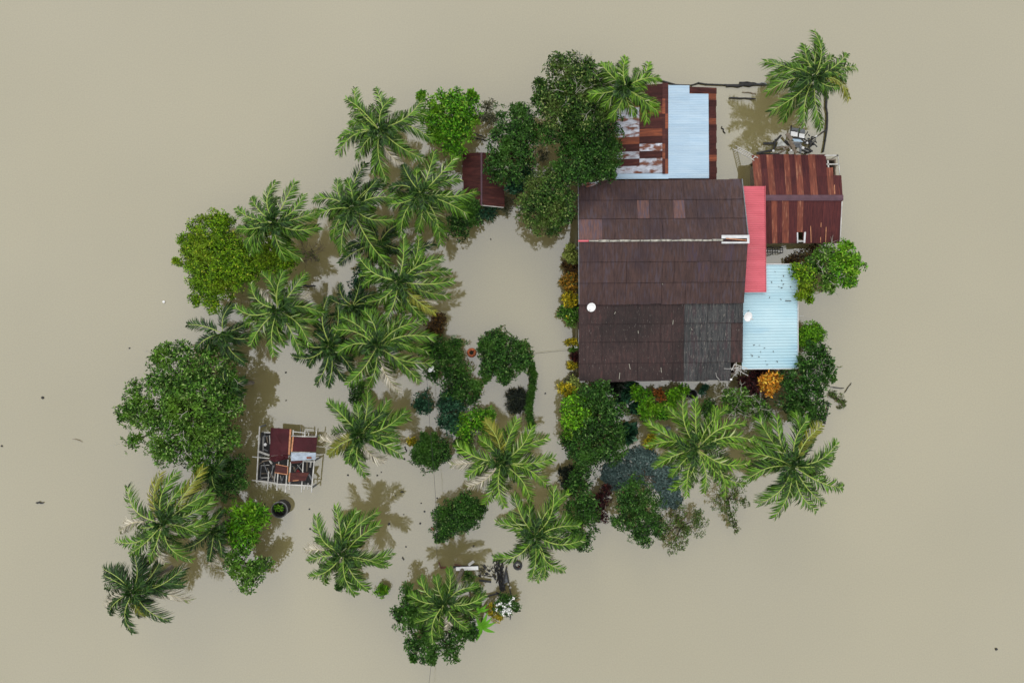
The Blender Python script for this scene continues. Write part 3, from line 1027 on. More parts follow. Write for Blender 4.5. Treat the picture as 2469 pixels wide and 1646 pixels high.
by1, by0 = W(0, 382, ZE).y, W(0, 580, ZE).y
walls(barn, bx0, bx1, by0, by1, 1.42, 'timber', sides='nse')
walls(barn, bx0, bx1, by0 + 1.6, by1 - .2, 1.42, 'timber', sides='w')
window(barn, ((bx0 + bx1) / 2, by0 + .05, .9), .9, .7, 'y', 'timber_grey')

# ------------------------------------------------------------------ small maroon shed under the trees
c = W(1163, 430, 1.7)
hutl = empty('shed', (c.x, c.y, 0), 'small maroon roofed shed half hidden beneath the dark trees', 'shed')
ZS, ZE = 2.0, 1.6
roof_sheets('roof', W(1114, 370, ZE), W(1161, 368, ZS), W(1161, 494, ZS), W(1116, 490, ZE), 1, 7, [M['maroon']], lambda i, j: 0, hutl, along='u', edge_jit=.08, lift=.02)
roof_sheets('roof', W(1161, 368, ZS), W(1211, 370, ZE), W(1216, 499, ZE), W(1161, 494, ZS), 1, 6, [M['maroon']], lambda i, j: 0, hutl, along='u', edge_jit=.05, lift=.02)
m = MB(); m.bar(W(1161, 368, ZS + .03), W(1161, 495, ZS + .03), .12, .05); m.build('ridge_cap', M['plum_ridge'], hutl)
m = MB(); m.bar(W(1160, 495, ZS - .02), W(1214, 500.5, ZE - .0), .05, .06); m.build('fascia', M['pipe_white'], hutl)
for px, py in ((1122, 376), (1122, 482), (1206, 376), (1208, 492)):
    p = W(px, py, 1.5); m = MB(); m.box((p.x, p.y, .1), (.12, .12, 2.8)); m.build('post', M['timber'], hutl)

# ------------------------------------------------------------------ ruined hut on stilts
c = W(690, 1105, .8)
ruin = empty('ruined_hut', (c.x, c.y, 0), 'ruined hut of white poles with a few maroon roof sheets left', 'hut')
HT = 1.25
def D8(x, y, z=HT): return QW('d8', x, y, z)
beams = [((472, 335), (420, 1300), .12), ((345, 860), (640, 887), .09), ((338, 1262), (760, 1310), .08), ((745, 1325), (1375, 1360), .11),
         ((1412, 915), (1360, 1475), .13), ((628, 1110), (608, 1415), .09), ((787, 1135), (766, 1437), .12), ((938, 1150), (918, 1470), .12),
         ((1005, 950), (983, 1420), .10), ((1222, 920), (1190, 1470), .10), ((962, 905), (945, 1165), .09), ((1050, 400), (1045, 512), .11),
         ((1252, 405), (1248, 522), .12), ((1450, 412), (1438, 524), .12), ((1008, 502), (1445, 517), .10), ((1062, 430), (1240, 446), .09),
         ((548, 440), (655, 446), .10), ((1012, 776), (1330, 782), .07), ((1225, 936), (1402, 943), .09), ((802, 950), (797, 1000), .08), ((1240, 1365), (1238, 1430), .09), ((1305, 1310), (1298, 1415), .08),
         ((1318, 440), (1312, 500), .08), ((745, 1140), (722, 1300), .05)]
for (a, b, w) in beams:
    dz = random.uniform(-.02, .02)
    m = MB(); m.bar(D8(*a, HT + dz), D8(*b, HT + dz), w * .66, .08)
    m.build('pole', M['pipe_white'], ruin)
for (x, y) in ((470, 350), (420, 1290), (1440, 520), (1360, 1400), (610, 1310), (770, 1330), (925, 1345), (1190, 1360), (1000, 520), (1410, 930), (438, 870), (985, 850)):
    p = D8(x, y); m = MB(); m.box((p.x, p.y, (HT - 1.4) / 2 - .06), (.1, .1, HT + 1.4 - .1)); m.build('post', M['timber_grey'], ruin)
def hut_sheet(pts, mat, dz=.10, name='roof_sheet', nsub=8, wob=.015):
    p = [D8(x, y, HT + dz) for x, y in pts]
    V, F = [], []
    for i in range(nsub + 1):
        for j in range(nsub + 1):
            u, v = i / nsub, j / nsub
            q = p[0].lerp(p[1], u).lerp(p[3].lerp(p[2], u), v)
            V.append((q.x, q.y, q.z + .02 * math.sin(i * 1.57) + random.uniform(-wob, wob)))
    for i in range(nsub):
        for j in range(nsub):
            F.append((i * (nsub + 1) + j, i * (nsub + 1) + j + 1, (i + 1) * (nsub + 1) + j + 1, (i + 1) * (nsub + 1) + j))
    me = np_mesh(name, V, F, [M[mat]])
    if sum(q.normal.z for q in me.polygons) < 0: me.flip_normals()
    o = link(name, me, ruin)
    md = o.modifiers.new('thickness', 'SOLIDIFY'); md.thickness = .012; md.offset = -1
    return o
hut_sheet([(665, 360), (988, 385), (965, 825), (640, 845)], 'maroon_plum')
hut_sheet([(640, 848), (965, 828), (962, 888), (720, 952)], 'maroon_plum', .06, wob=.06)
hut_sheet([(600, 895), (720, 860), (760, 930), (720, 950)], 'maroon_plum', .02, wob=.05, nsub=4)
hut_sheet([(1052, 520), (1460, 530), (1440, 776), (1032, 768)], 'maroon_plum')
hut_sheet([(1010, 790), (1438, 790), (1432, 908), (1010, 930)], 'zinc_pale')['label'] = 'pale blue roof sheet with rust spot'
hut_sheet([(1000, 932), (1208, 922), (1200, 962), (1008, 975)], 'maroon', .08, nsub=4)
hut_sheet([(750, 985), (962, 1030), (945, 1162), (728, 1132)], 'maroon', .1, nsub=5)
hut_sheet([(990, 1132), (1322, 1130), (1255, 1272), (968, 1290)], 'maroon', .12, nsub=6)
hut_sheet([(1275, 860), (1360, 862), (1365, 892), (1280, 892)], 'rust_x', .125, 'rust_patch', 2, 0)
for (a, b, w) in (((1002, 388), (975, 825), .13), ((1046, 516), (1022, 770), .11), ((988, 1135), (975, 1290), .10), ((752, 988), (960, 1030), .05), ((732, 1130), (945, 1165), .06), ((955, 1030), (948, 1165), .06), ((1040, 1272), (1140, 1262), .06)):
    m = MB(); m.bar(D8(*a, HT + .14), D8(*b, HT + .14), w, .03); m.build('sheet_edge', M['rust_edge'], ruin)
# collapsed sticks lying below the frame
sticks = [((455, 770), (640, 835), .14, .9), ((530, 505), (620, 510), .05, .6), ((590, 510), (610, 620), .06, .6), ((530, 520), (530, 760), .05, .5), ((560, 450), (555, 600), .05, .5),
          ((510, 940), (700, 905), .07, .8), ((640, 920), (680, 980), .12, .8), ((540, 960), (640, 1240), .06, .6), ((460, 985), (560, 930), .05, .6), ((490, 1010), (640, 1000), .05, .3),
          ((500, 1010), (480, 1210), .05, .3), ((480, 1150), (620, 1145), .05, .3), ((490, 1220), (640, 1215), .05, .3), ((700, 1000), (680, 1180), .06, .5), ((600, 1050), (690, 1230), .05, .5),
          ((720, 1010), (640, 1230), .05, .4), ((570, 1040), (600, 1120), .08, .4), ((760, 1000), (700, 1280), .05, .6), ((690, 1180), (735, 1300), .05, .3), ((1010, 1025), (1060, 1025), .06, .5),
          ((1060, 1035), (1085, 1110), .14, .5), ((1120, 1000), (1230, 1130), .05, .5), ((1090, 1080), (1200, 960), .05, .6), ((1290, 940), (1280, 1110), .10, .6), ((1355, 945), (1340, 1040), .12, .5),
          ((1320, 1160), (1385, 1280), .14, .7), ((1280, 1170), (1260, 1260), .06, .5), ((830, 1180), (850, 1300), .05, .3), ((880, 1190), (840, 1320), .05, .3), ((1075, 480), (1230, 480), .05, .7),
          ((1300, 400), (1280, 470), .05, .9), ((1175, 375), (1165, 500), .05, .5), ((1340, 480), (1400, 490), .12, .6), ((640, 490), (650, 640), .06, .7), ((545, 730), (610, 760), .07, .6)]
for k, (a, b, w, z) in enumerate(sticks):
    m = MB(); m.bar(D8(*a, z), D8(*b, z + random.uniform(-.2, .2)), w, w * .6)
    m.build('broken_stick', M[('pipe_white', 'timber_grey', 'timber')[k % 3]], ruin)
m = MB()
m.plate([D8(475, 870, .15), D8(960, 900, .15), D8(940, 1330, .15), D8(430, 1250, .15)], .05); m.plate([D8(1000, 950, .15), D8(1400, 930, .15), D8(1350, 1340, .15), D8(1000, 1330, .15)], .05)
m.plate([D8(490, 440, .15), D8(660, 440, .15), D8(640, 850, .15), D8(460, 850, .15)], .05)
m.build('floor_boards', M['timber_dark'], ruin)
m = MB(); p = D8(567, 650, .7); m.lathe(p, [(.02, .1), (.1, .08), (.13, 0), (.1, -.08), (.02, -.1)], 10); m.build('white_bundle', M['foam'], ruin)
m = MB(); p = D8(1120, 1095, .65); m.add([D8(1095, 1125, .5), D8(1120, 1075, .8), D8(1175, 1120, .5), D8(1120, 1120, .4)], [(0, 1, 2), (0, 2, 3), (0, 3, 1), (1, 3, 2)]); m.build('plastic_scrap', M['petal_red'], ruin)

# ------------------------------------------------------------------ trees and shrubs
# -- west side
plant('broadleaf_tree', 'big dark green broadleaf tree with bare twigs at the far left', 'tree', 'c4',
      [(600, 330, 190), (860, 340, 160), (450, 560, 220), (770, 620, 280), (930, 640, 150), (310, 680, 130), (560, 850, 220), (800, 900, 200), (520, 960, 90),
       (255, 900, 70), (190, 680, 60), (760, 1050, 100), (480, 220, 75), (980, 880, 100), (1000, 400, 60), (640, 190, 55)], 5.4, 'leaf_mid', L=.26, cr=.5, dens=1.0, twigs=26, el=(-.1, .9))
plant('broadleaf_tree', 'dense dark green tree between the big left tree and the ruined hut', 'tree', 'c4',
      [(1010, 1140, 110), (950, 1250, 90), (1060, 1050, 70), (880, 1220, 60), (1060, 1200, 60)], 3.6, 'leaf_deep', L=.22)
plant('mango_tree', 'bright green long leaved young tree beside the dark round tank', 'tree', 'c6',
      [(1160, 470, 105), (1210, 600, 105), (1140, 690, 85), (1290, 500, 50), (1080, 600, 60)], 3.2, 'leaf_bright', L=.42, wr=.26, k=7, cr=.5, dens=1.15)
plant('broadleaf_tree', 'dark green tree with yellow specks below the bright long leaved tree', 'tree', 'c6',
      [(1120, 840, 100), (1240, 920, 110), (1180, 1010, 85), (1320, 880, 60), (1100, 930, 70)], 3.4, 'leaf_mid', L=.27, twigs=5, el=(-.1, .9))
plant('broadleaf_tree', 'yellow green tree at the upper left partly under a palm', 'tree', 'c2',
      [(330, 520, 165), (420, 420, 90), (250, 640, 120), (430, 660, 175), (320, 790, 165), (320, 930, 105), (430, 900, 115), (600, 740, 145), (780, 680, 150),
       (870, 760, 120), (900, 640, 80), (350, 1050, 60), (155, 560, 55), (90, 730, 35), (230, 1010, 45), (520, 820, 120), (540, 640, 110), (250, 800, 90)], 4.6, 'leaf_yellowgreen', L=.21, cr=.45, dens=1.25)
plant('bare_shrub', 'leafless grey shrub standing in water beside the yellow green tree', 'shrub', 'c2',
      [(1070, 650, 55), (1120, 690, 40)], 1.4, 'leaf_dryolive', L=.12, dens=.05, fill=0, twigs=26, twig_mat='bark', cr=.3)
# -- top middle
plant('broadleaf_tree', 'bright green tree between a palm and the small maroon shed', 'tree', 'c1',
      [(860, 230, 105), (960, 330, 150), (1080, 260, 90), (940, 480, 115), (1010, 560, 85), (800, 330, 60), (1130, 200, 45), (740, 160, 30), (1120, 150, 22), (900, 400, 110), (830, 450, 65), (1070, 420, 85), (1000, 200, 90), (1060, 340, 100)], 4.2, 'leaf_bright', L=.27, cr=.45)
plant('broadleaf_tree', 'thin greyish green tree between the bright green tree and dark grove', 'tree', 'c1',
      [(1200, 290, 75), (1260, 330, 60), (1250, 230, 45)], 2.4, 'leaf_greygreen', L=.18, dens=.8, fill=.3)
plant('broadleaf_tree', 'dark green tree overhanging the small maroon shed', 'tree', 'b6',
      [(480, 640, 150), (400, 850, 140), (560, 800, 160), (330, 1040, 95), (450, 1000, 145), (610, 950, 110), (720, 720, 110), (560, 540, 75), (360, 1150, 70), (620, 620, 110), (500, 1130, 90)],
      5.2, 'leaf_deep', L=.24, cr=.45, twigs=6)
plant('broadleaf_tree', 'tallest olive green tree with bare pale branches at the top edge of the grove', 'tree', 'b6',
      [(1000, 250, 190), (830, 370, 110), (1180, 250, 155), (1280, 330, 130), (1050, 480, 195), (880, 560, 170), (1300, 500, 150), (1150, 150, 80), (740, 330, 60), (1220, 560, 150), (730, 450, 50)],
      6.6, 'leaf_olive', L=.25, cr=.5, twigs=26, el=(-.1, .9), dens=1.2)
plant('broadleaf_tree', 'dark green tree beside the rusty side of the long shed', 'tree', 'b6',
      [(1150, 800, 200), (1350, 750, 165), (1000, 940, 110), (1250, 980, 200), (1400, 950, 105), (1100, 1100, 130), (1350, 1090, 100), (820, 770, 80), (930, 740, 110), (1420, 860, 70), (950, 1060, 90), (1180, 1120, 120), (1050, 700, 130)],
      5.6, 'leaf_deep', L=.24, cr=.46)
plant('broadleaf_tree', 'round olive tinged tree at the upper left corner of the house', 'tree', 'b6',
      [(760, 1280, 185), (900, 1250, 165), (640, 1400, 130), (850, 1450, 185), (990, 1380, 100), (730, 1560, 110), (880, 1600, 85), (1000, 1480, 60), (780, 1130, 100)],
      4.8, 'leaf_olive', L=.22, cr=.5)
plant('shrub', 'blue green shrub beneath the grove above the round olive tree', 'shrub', 'b6', [(560, 1190, 75), (620, 1120, 60), (510, 1240, 50)], 3.4, 'leaf_teal', L=.3)
plant('shrub', 'small loose shrub in the gap of water inside the grove', 'shrub', 'b6', [(770, 910, 60), (800, 970, 40)], 1.5, 'leaf_greygreen', L=.16, dens=.5, fill=.1)
plant('shrub', 'dark green shrub below the small maroon shed beside a palm', 'shrub', 'c1',
      [(1080, 1050, 105), (1020, 1170, 85), (1110, 970, 65), (1130, 1110, 50), (980, 1110, 60), (1150, 1000, 40)], 2.6, 'leaf_deep', L=.24)
plant('shrub', 'small spiky dark plant at the foot of the maroon shed', 'shrub', 'c1', [(1240, 1040, 45), (1180, 1060, 32)], .9, 'leaf_teal', L=.5, wr=.16, k=8, dens=.5, fill=0)
plant('croton_shrub', 'small yellowish shrub at the corner of the small maroon shed', 'shrub', 'c1', [(1360, 1020, 42), (1400, 970, 30)], 1.0, 'leaf_greygreen', L=.28, wr=.3, dens=.6)
# -- right of the house
plant('broadleaf_tree', 'bright green rounded tree at the far right edge', 'tree', 'b3',
      [(1250, 950, 110), (1320, 1060, 110), (1240, 1120, 115), (1270, 880, 60), (1180, 1010, 70), (1340, 1000, 70), (1300, 1170, 60)], 3.4, 'leaf_bright', L=.26)
plant('broadleaf_tree', 'dull green tree between the bright right tree and the blue roof', 'tree', 'b3',
      [(1060, 1000, 115), (1100, 1150, 110), (960, 1050, 80), (1090, 910, 60), (1120, 1220, 60)], 3.0, 'leaf_mid', L=.26, twigs=14, el=(0, .9))
plant('shrub', 'yellow tipped shrub leaning over the corner of the blue roof', 'shrub', 'b3',
      [(900, 1140, 90), (820, 1110, 65), (900, 1260, 75), (930, 1330, 40), (860, 1310, 40)], 3.1, 'leaf_yellowgreen', L=.26)
plant('shrub', 'low brown weed in the shade beside the blue roof corner', 'shrub', 'b3', [(780, 985, 50), (960, 920, 55), (880, 980, 60)], .6, 'leaf_brown', L=.22, dens=.6, fill=.1, hvar=0)
plant('shrub', 'round yellow green feathery bush beside the blue roof', 'shrub', 'b4', [(940, 740, 90), (920, 810, 85), (1000, 770, 75)], 2.2, 'leaf_lime', L=.24, wr=.24, k=9, dens=1.6)
plant('broadleaf_tree', 'dark green tree with bare twigs beside the lower corner of the blue roof', 'tree', 'b4',
      [(950, 960, 110), (1060, 1010, 85), (1000, 1130, 140), (1090, 1150, 80), (900, 1080, 90), (1050, 930, 60)], 3.4, 'leaf_deep', L=.27, twigs=12, el=(0, .9))
plant('broadleaf_tree', 'wide dark green tree right of the orange bush', 'tree', 'b4',
      [(820, 1250, 115), (950, 1300, 125), (880, 1440, 130), (1010, 1420, 85), (760, 1380, 100), (1000, 1530, 65), (740, 1170, 70), (900, 1560, 60)], 3.0, 'leaf_deep', L=.27, el=(0, .9))
plant('broadleaf_tree', 'pale branched tree left of the maroon bush below the house corner', 'tree', 'b4',
      [(300, 1320, 105), (380, 1420, 110), (260, 1430, 80), (490, 1430, 85), (200, 1330, 65), (560, 1480, 50)], 2.8, 'leaf_mid', L=.25, twigs=22, dens=.75, el=(0, .9))
plant('croton_shrub', 'bright orange leaved bush below the blue roof', 'shrub', 'b4', [(580, 1185, 75), (595, 1260, 48), (530, 1190, 45), (640, 1160, 35)], 2.6, 'leaf_orange', L=.30, wr=.40, k=7, cr=.3, under=-.05)
plant('shrub', 'dark maroon bush wrapped round the orange bush', 'shrub', 'b4', [(450, 1150, 65), (360, 1205, 55), (470, 1320, 65), (450, 1240, 55), (520, 1110, 45)], 1.7, 'leaf_maroon', L=.28)
# -- below the house
plant('broadleaf_tree', 'large dark green tree at the lower left corner of the house', 'tree', 'b8',
      [(520, 300, 125), (600, 400, 105), (620, 550, 90), (520, 450, 140), (440, 560, 110), (560, 690, 135), (380, 680, 135), (280, 640, 75), (420, 790, 125), (370, 880, 75), (640, 670, 70), (420, 300, 80)],
      3.9, 'leaf_deep', L=.25, cr=.48, dens=1.05)
plant('shrub', 'bright yellow green climber on the left side of the large dark tree', 'shrub', 'b8',
      [(320, 330, 75), (320, 440, 90), (310, 540, 65), (400, 360, 65), (390, 460, 60), (280, 480, 45)], 4.1, 'leaf_lime', L=.28, cr=.4)
plant('broadleaf_tree', 'very dark tree between a palm and the round dark tree', 'tree', 'b8',
      [(370, 1000, 110), (330, 1150, 90), (420, 1120, 90), (390, 1300, 105), (400, 1420, 65), (300, 1350, 75), (450, 1200, 60)], 3.2, 'leaf_deep', L=.24)
plant('shrub', 'nearly black shrub at the left foot of the large dark tree', 'shrub', 'b8', [(260, 930, 60), (290, 870, 50), (250, 860, 35), (310, 1000, 45)], 1.3, 'leaf_black', L=.22)
plant('shrub', 'dark red leaved shrub left of the round dark tree', 'shrub', 'b8', [(540, 1080, 60), (530, 1180, 60), (560, 1010, 40), (500, 1120, 40)], 1.9, 'leaf_maroon', L=.22)
plant('broadleaf_tree', 'round dark green tree below the blue grey submerged patch', 'tree', 'b8',
      [(790, 1020, 120), (720, 1130, 110), (890, 1130, 110), (800, 1240, 120), (920, 1240, 80), (650, 1240, 50), (820, 1330, 75), (880, 1390, 45), (960, 1310, 45)], 3.8, 'leaf_deep', L=.21, cr=.5)
plant('shrub', 'thin brownish half drowned bush right of the round dark tree', 'shrub', 'b8',
      [(1170, 1200, 110), (1090, 1300, 110), (1240, 1280, 95), (1150, 1380, 85), (1050, 1440, 55), (1270, 1200, 55), (1020, 1340, 50)], 1.5, 'leaf_dryolive', L=.17, dens=.62, fill=.15, flat=.4)
plant('shrub', 'patchy half drowned bush beneath the right hand palms', 'shrub', 'b7',
      [(470, 1060, 95), (560, 1070, 75), (500, 1180, 80), (520, 1300, 60), (410, 1150, 60), (540, 1350, 38), (620, 1160, 35)], 1.4, 'leaf_dryolive', L=.17, dens=.5, fill=.1, flat=.4)
plant('water_plants', 'blue grey leafy patch lying flush with the water below the house', 'shrub', 'b8',
      [(700, 880, 130), (850, 830, 130), (1000, 900, 110), (1050, 1020, 105), (620, 860, 80), (880, 760, 60), (740, 740, 32), (1030, 1080, 80), (560, 900, 50), (830, 730, 30)],
      .25, 'leaf_waterweed', L=.22, wr=.6, flat=.10, hvar=0, dens=.9, trunk=False, el=(-.2, .4), fill=.9)
plant('shrub', 'bright green shrub with yellow tips under the front eave', 'shrub', 'd5',
      [(550, 430, 160), (620, 600, 165), (750, 740, 165), (880, 690, 125), (420, 300, 100), (560, 760, 95), (400, 420, 70), (950, 780, 80)], 1.9, 'leaf_bright', L=.26)
plant('croton_shrub', 'rust orange shrub between two green shrubs under the front eave', 'shrub', 'd5', [(830, 370, 85), (880, 450, 55)], 1.9, 'leaf_rust', L=.24)
plant('shrub', 'light green shrub left of the black drum under the front eave', 'shrub', 'd5', [(1100, 480, 130), (1180, 390, 85), (1080, 380, 90), (1310, 300, 95), (1290, 390, 70), (1120, 570, 80)], 1.9, 'leaf_lime', L=.24)
plant('shrub', 'small dark shrub right of the black drum', 'shrub', 'd5', [(1680, 340, 75), (1720, 270, 45)], .9, 'leaf_teal', L=.2, dens=.7)
plant('shrub', 'dark shrub behind the top fronds of the palm below the house', 'shrub', 'd5', [(1780, 600, 120), (1750, 720, 105), (1850, 650, 65)], 1.3, 'leaf_deep', L=.22)
plant('rubber_plant', 'few big dark leaves beside the T shaped white pole', 'plant', 'd5', [(180, 290, 60), (180, 460, 55), (390, 610, 45), (290, 230, 45)], 1.0, 'leaf_teal', L=.62, wr=.45, k=4, dens=.32, fill=0, cr=.3)
plant('rubber_plant', 'dark big leaved plant touching the left eave corner shrubs', 'plant', 'd5', [(30, 300, 60), (50, 170, 45)], 1.4, 'leaf_black', L=.55, wr=.5, k=5, dens=.4, fill=0)
plant('shrub', 'single round dark leafed plant with an orange tip by the large tree', 'plant', 'd5', [(262, 1125, 75)], .9, 'leaf_teal', L=.7, wr=.7, k=5, dens=.35, fill=0, cr=.25)
plant('croton_shrub', 'tiny orange plant just below the round dark leafed plant', 'plant', 'd5', [(310, 1230, 42)], .5, 'leaf_amber', L=.2, cr=.2)
plant('croton_shrub', 'yellow green potted looking bush left of the palm below the house', 'shrub', 'd5', [(690, 1270, 95), (640, 1320, 55), (740, 1230, 55)], 1.0, 'leaf_yellow', L=.3, wr=.25, k=8)
# -- row of plants along the left house wall
plant('croton_shrub', 'pale yellow green croton, topmost along the left house wall', 'shrub', 'd6', [(145, 150, 55), (150, 65, 18), (195, 190, 25)], 1.6, 'leaf_pale', L=.3, k=6, cr=.25)
plant('croton_shrub', 'dark brown red croton between pale and orange ones on the left wall', 'shrub', 'd6', [(115, 250, 42), (140, 300, 40), (185, 280, 28)], 1.4, 'leaf_brown', L=.24, cr=.25)
plant('croton_shrub', 'orange amber croton along the left house wall', 'shrub', 'd6', [(140, 400, 65), (150, 460, 58), (95, 400, 35), (175, 360, 35)], 1.8, 'leaf_amber', L=.26, cr=.28)
plant('croton_shrub', 'clear yellow croton below the orange one on the left wall', 'shrub', 'd6', [(125, 580, 55), (140, 620, 35), (205, 580, 26)], 1.9, 'leaf_yellow', L=.28, cr=.25)
plant('shrub', 'dark green shrub below the yellow croton on the left wall', 'shrub', 'd6', [(150, 720, 75), (90, 720, 55), (165, 790, 55), (190, 660, 40)], 1.6, 'leaf_mid', L=.26, cr=.3, flowers=('leaf_yellow', 1, .12))
plant('croton_shrub', 'small golden plant by the house wall beside the overhead wire', 'plant', 'd6', [(135, 1005, 28), (190, 1015, 32)], .9, 'leaf_yellow', L=.2, cr=.2)
plant('croton_shrub', 'tiny green plant with a white flower under the left eave', 'plant', 'd6', [(165, 1090, 20), (205, 1060, 15)], .8, 'leaf_mid', L=.16, cr=.2, flowers=('petal', 1, .14))
plant('croton_shrub', 'small dark red plant by the lower left house wall', 'plant', 'd6', [(190, 1145, 36), (200, 1190, 25)], .9, 'leaf_maroon', L=.2, cr=.2)
plant('croton_shrub', 'small bright yellow plant by the lower left house wall', 'plant', 'd6', [(150, 1248, 28), (185, 1235, 22)], .9, 'leaf_yellow', L=.22, cr=.2)
plant('croton_shrub', 'pale leafed sprig above the lower left house corner', 'plant', 'd6', [(160, 1345, 25), (118, 1395, 20)], .7, 'leaf_greygreen', L=.2, cr=.2)
plant('croton_shrub', 'yellow green bush at the lower left corner of the house', 'shrub', 'd6', [(185, 1430, 55), (150, 1440, 40)], 1.7, 'leaf_pale', L=.26, cr=.25)
plant('croton_shrub', 'brilliant yellow croton at the top of the lime climber', 'shrub', 'd6', [(85, 1470, 42), (120, 1500, 42), (160, 1500, 25)], 2.2, 'leaf_yellow', L=.3, cr=.25)
# -- garden in the middle
plant('shrub', 'dark long leaved shrub right beside the large central palm', 'shrub', 'c7',
      [(560, 260, 110), (480, 290, 90), (600, 380, 120), (520, 430, 90), (450, 440, 50), (680, 420, 60), (620, 220, 60), (420, 250, 60)], 2.8, 'leaf_deep', L=.30, wr=.28)
plant('shrub', 'dark shrub below the orange pot', 'shrub', 'c7', [(660, 540, 90), (740, 590, 85), (590, 560, 80), (780, 520, 45), (760, 640, 40)], 2.2, 'leaf_deep', L=.24)
plant('shrub', 'dark bluish shrub in the winding hedge of the garden', 'shrub', 'c7', [(570, 640, 75), (570, 740, 85), (640, 690, 60), (600, 830, 80), (540, 800, 50), (530, 680, 45)], 1.9, 'leaf_teal', L=.22)
plant('shrub', 'bright green shrub above the frond heavy palm in the garden', 'shrub', 'c7', [(720, 820, 75), (790, 780, 75), (880, 750, 50), (700, 890, 55), (830, 850, 60), (640, 860, 50)], 2.0, 'leaf_bright', L=.24)
plant('shrub', 'rounded dark green bush standing alone at the hedge top', 'shrub', 'c7',
      [(930, 190, 95), (1010, 280, 130), (890, 260, 90), (1130, 260, 75), (1110, 370, 80), (890, 400, 80), (990, 440, 65), (990, 490, 28), (850, 450, 45), (1160, 330, 50), (840, 220, 50)],
      2.8, 'leaf_deep', L=.22, cr=.36, dens=1.2)
plant('shrub', 'small dark round bush on the water left of the winding hedge', 'shrub', 'c7', [(380, 640, 62), (370, 700, 48), (410, 690, 45), (340, 670, 35)], 1.4, 'leaf_teal', L=.22)
plant('shrub', 'rounded dark green bush pierced by the overhead wire', 'shrub', 'c7',
      [(430, 960, 80), (380, 1030, 90), (500, 1040, 95), (430, 1110, 75), (340, 1060, 60), (550, 1060, 45), (380, 910, 28)], 2.2, 'leaf_deep', L=.2, cr=.34, dens=1.2)
plant('croton_shrub', 'tiny yellow green plant on the left of the wire pierced bush', 'plant', 'c7', [(285, 955, 26), (310, 965, 20)], 1.2, 'leaf_yellow', L=.22, cr=.2)
plant('shrub', 'oval dark bush with red flowers along its left side', 'shrub', 'c8',
      [(700, 200, 90), (620, 280, 110), (760, 250, 95), (560, 330, 100), (520, 400, 75), (650, 370, 90), (730, 330, 70), (510, 270, 50), (500, 460, 40), (810, 260, 50)], 2.6, 'leaf_deep', L=.2, cr=.34, dens=1.2)
for (x, y) in ((490, 240), (455, 395), (485, 475)):
    p = QW('c8', x, y, 1.1)
    fb = MB()
    for q in range(9):
        a, e = random.uniform(0, 6.28), random.uniform(0, 1)
        cpt = p + Vector((math.cos(a) * .16 * e, math.sin(a) * .16 * e, random.uniform(0, .12)))
        fb.lathe(cpt, [(.01, .03), (.06, .05), (.05, -.02), (.01, -.03)], 6)
    par = [o for o in COL.objects if o.get('label', '').startswith('oval dark bush')][0]
    fb.build('flower_cluster', M['petal_red'], par)
plant('spiky_plant', 'dark spiky rosette plant inside the hedge loop', 'plant', 'c7', [(1080, 645, 62)], 1.0, 'leaf_black', L=.62, wr=.08, k=16, dens=.5, fill=0, cr=.16, el=(0, .9), droop=.3)
plant('shrub', 'dark shrub under the left fronds of the frond heavy palm', 'shrub', 'c7', [(690, 1000, 70), (700, 1060, 50), (650, 970, 40)], 1.6, 'leaf_deep', L=.22)
plant('shrub', 'brown red shrub below the palm nearest the yard', 'shrub', 'c7', [(470, 60, 60), (480, 120, 45), (510, 30, 40), (440, 110, 30)], 1.6, 'leaf_brown', L=.24)
plant('shrub', 'dark upright shrub between the twin palms and the lower palm', 'shrub', 'c3', [(510, 1200, 60), (500, 1270, 50), (540, 1150, 45)], 2.0, 'leaf_deep', L=.2)
plant('shrub', 'dark shrub hidden in the shade between the upper palms', 'shrub', 'c3', [(520, 400, 60), (500, 480, 60), (560, 300, 60)], 1.8, 'leaf_teal', L=.26)
hp = [(1195, 380 + i * 32, 22 + (i % 3) * 4) for i in range(15)]
plant('clipped_hedge', 'thin straight dark hedge running down from the lone rounded bush', 'hedge', 'c7', [(1195 + 14 * math.sin(i * .45), 380 + i * 32, 22 + (i % 3) * 3) for i in range(15)], 1.1, 'leaf_deep', L=.18, cr=.22, hvar=.1)
# -- bottom
plant('shrub', 'tiny yellow green bush alone in open water near the bottom', 'plant', 'c8', [(62, 872, 48), (85, 850, 32)], .8, 'leaf_lime', L=.2, cr=.22)
plant('broadleaf_tree', 'dark green tree beneath the leaning palm at the bottom', 'tree', 'c8',
      [(270, 870, 60), (300, 960, 90), (260, 1060, 100), (190, 1040, 50), (400, 1080, 120), (350, 1180, 110), (500, 1220, 120), (640, 1220, 85), (420, 1310, 95), (600, 1340, 60), (290, 1280, 50), (310, 1370, 22), (430, 1390, 40), (700, 1160, 70), (760, 1190, 35)],
      3.6, 'leaf_deep', L=.27, cr=.45)
plant('flowering_shrub', 'bush covered in white flowers beside the brushwood heap', 'shrub', 'd4', [(1320, 830, 120), (1150, 910, 115), (1230, 960, 90), (1390, 900, 60), (1280, 780, 70), (1180, 760, 60)], 1.8, 'leaf_deep', L=.2, cr=.3, flowers=('petal', 34, .13))
plant('croton_shrub', 'yellow speckled shrub left of the white flowered bush', 'shrub', 'd4', [(1060, 1080, 75), (1120, 1070, 50), (980, 920, 55), (990, 980, 45)], 1.3, 'leaf_yellow', L=.16, dens=.7, cr=.25)
plant('shrub', 'olive undergrowth beneath the right side of the leaning palm', 'shrub', 'd4', [(600, 420, 90), (760, 620, 80), (560, 950, 110), (640, 1080, 90), (720, 860, 70)], 1.2, 'leaf_olive', L=.22)
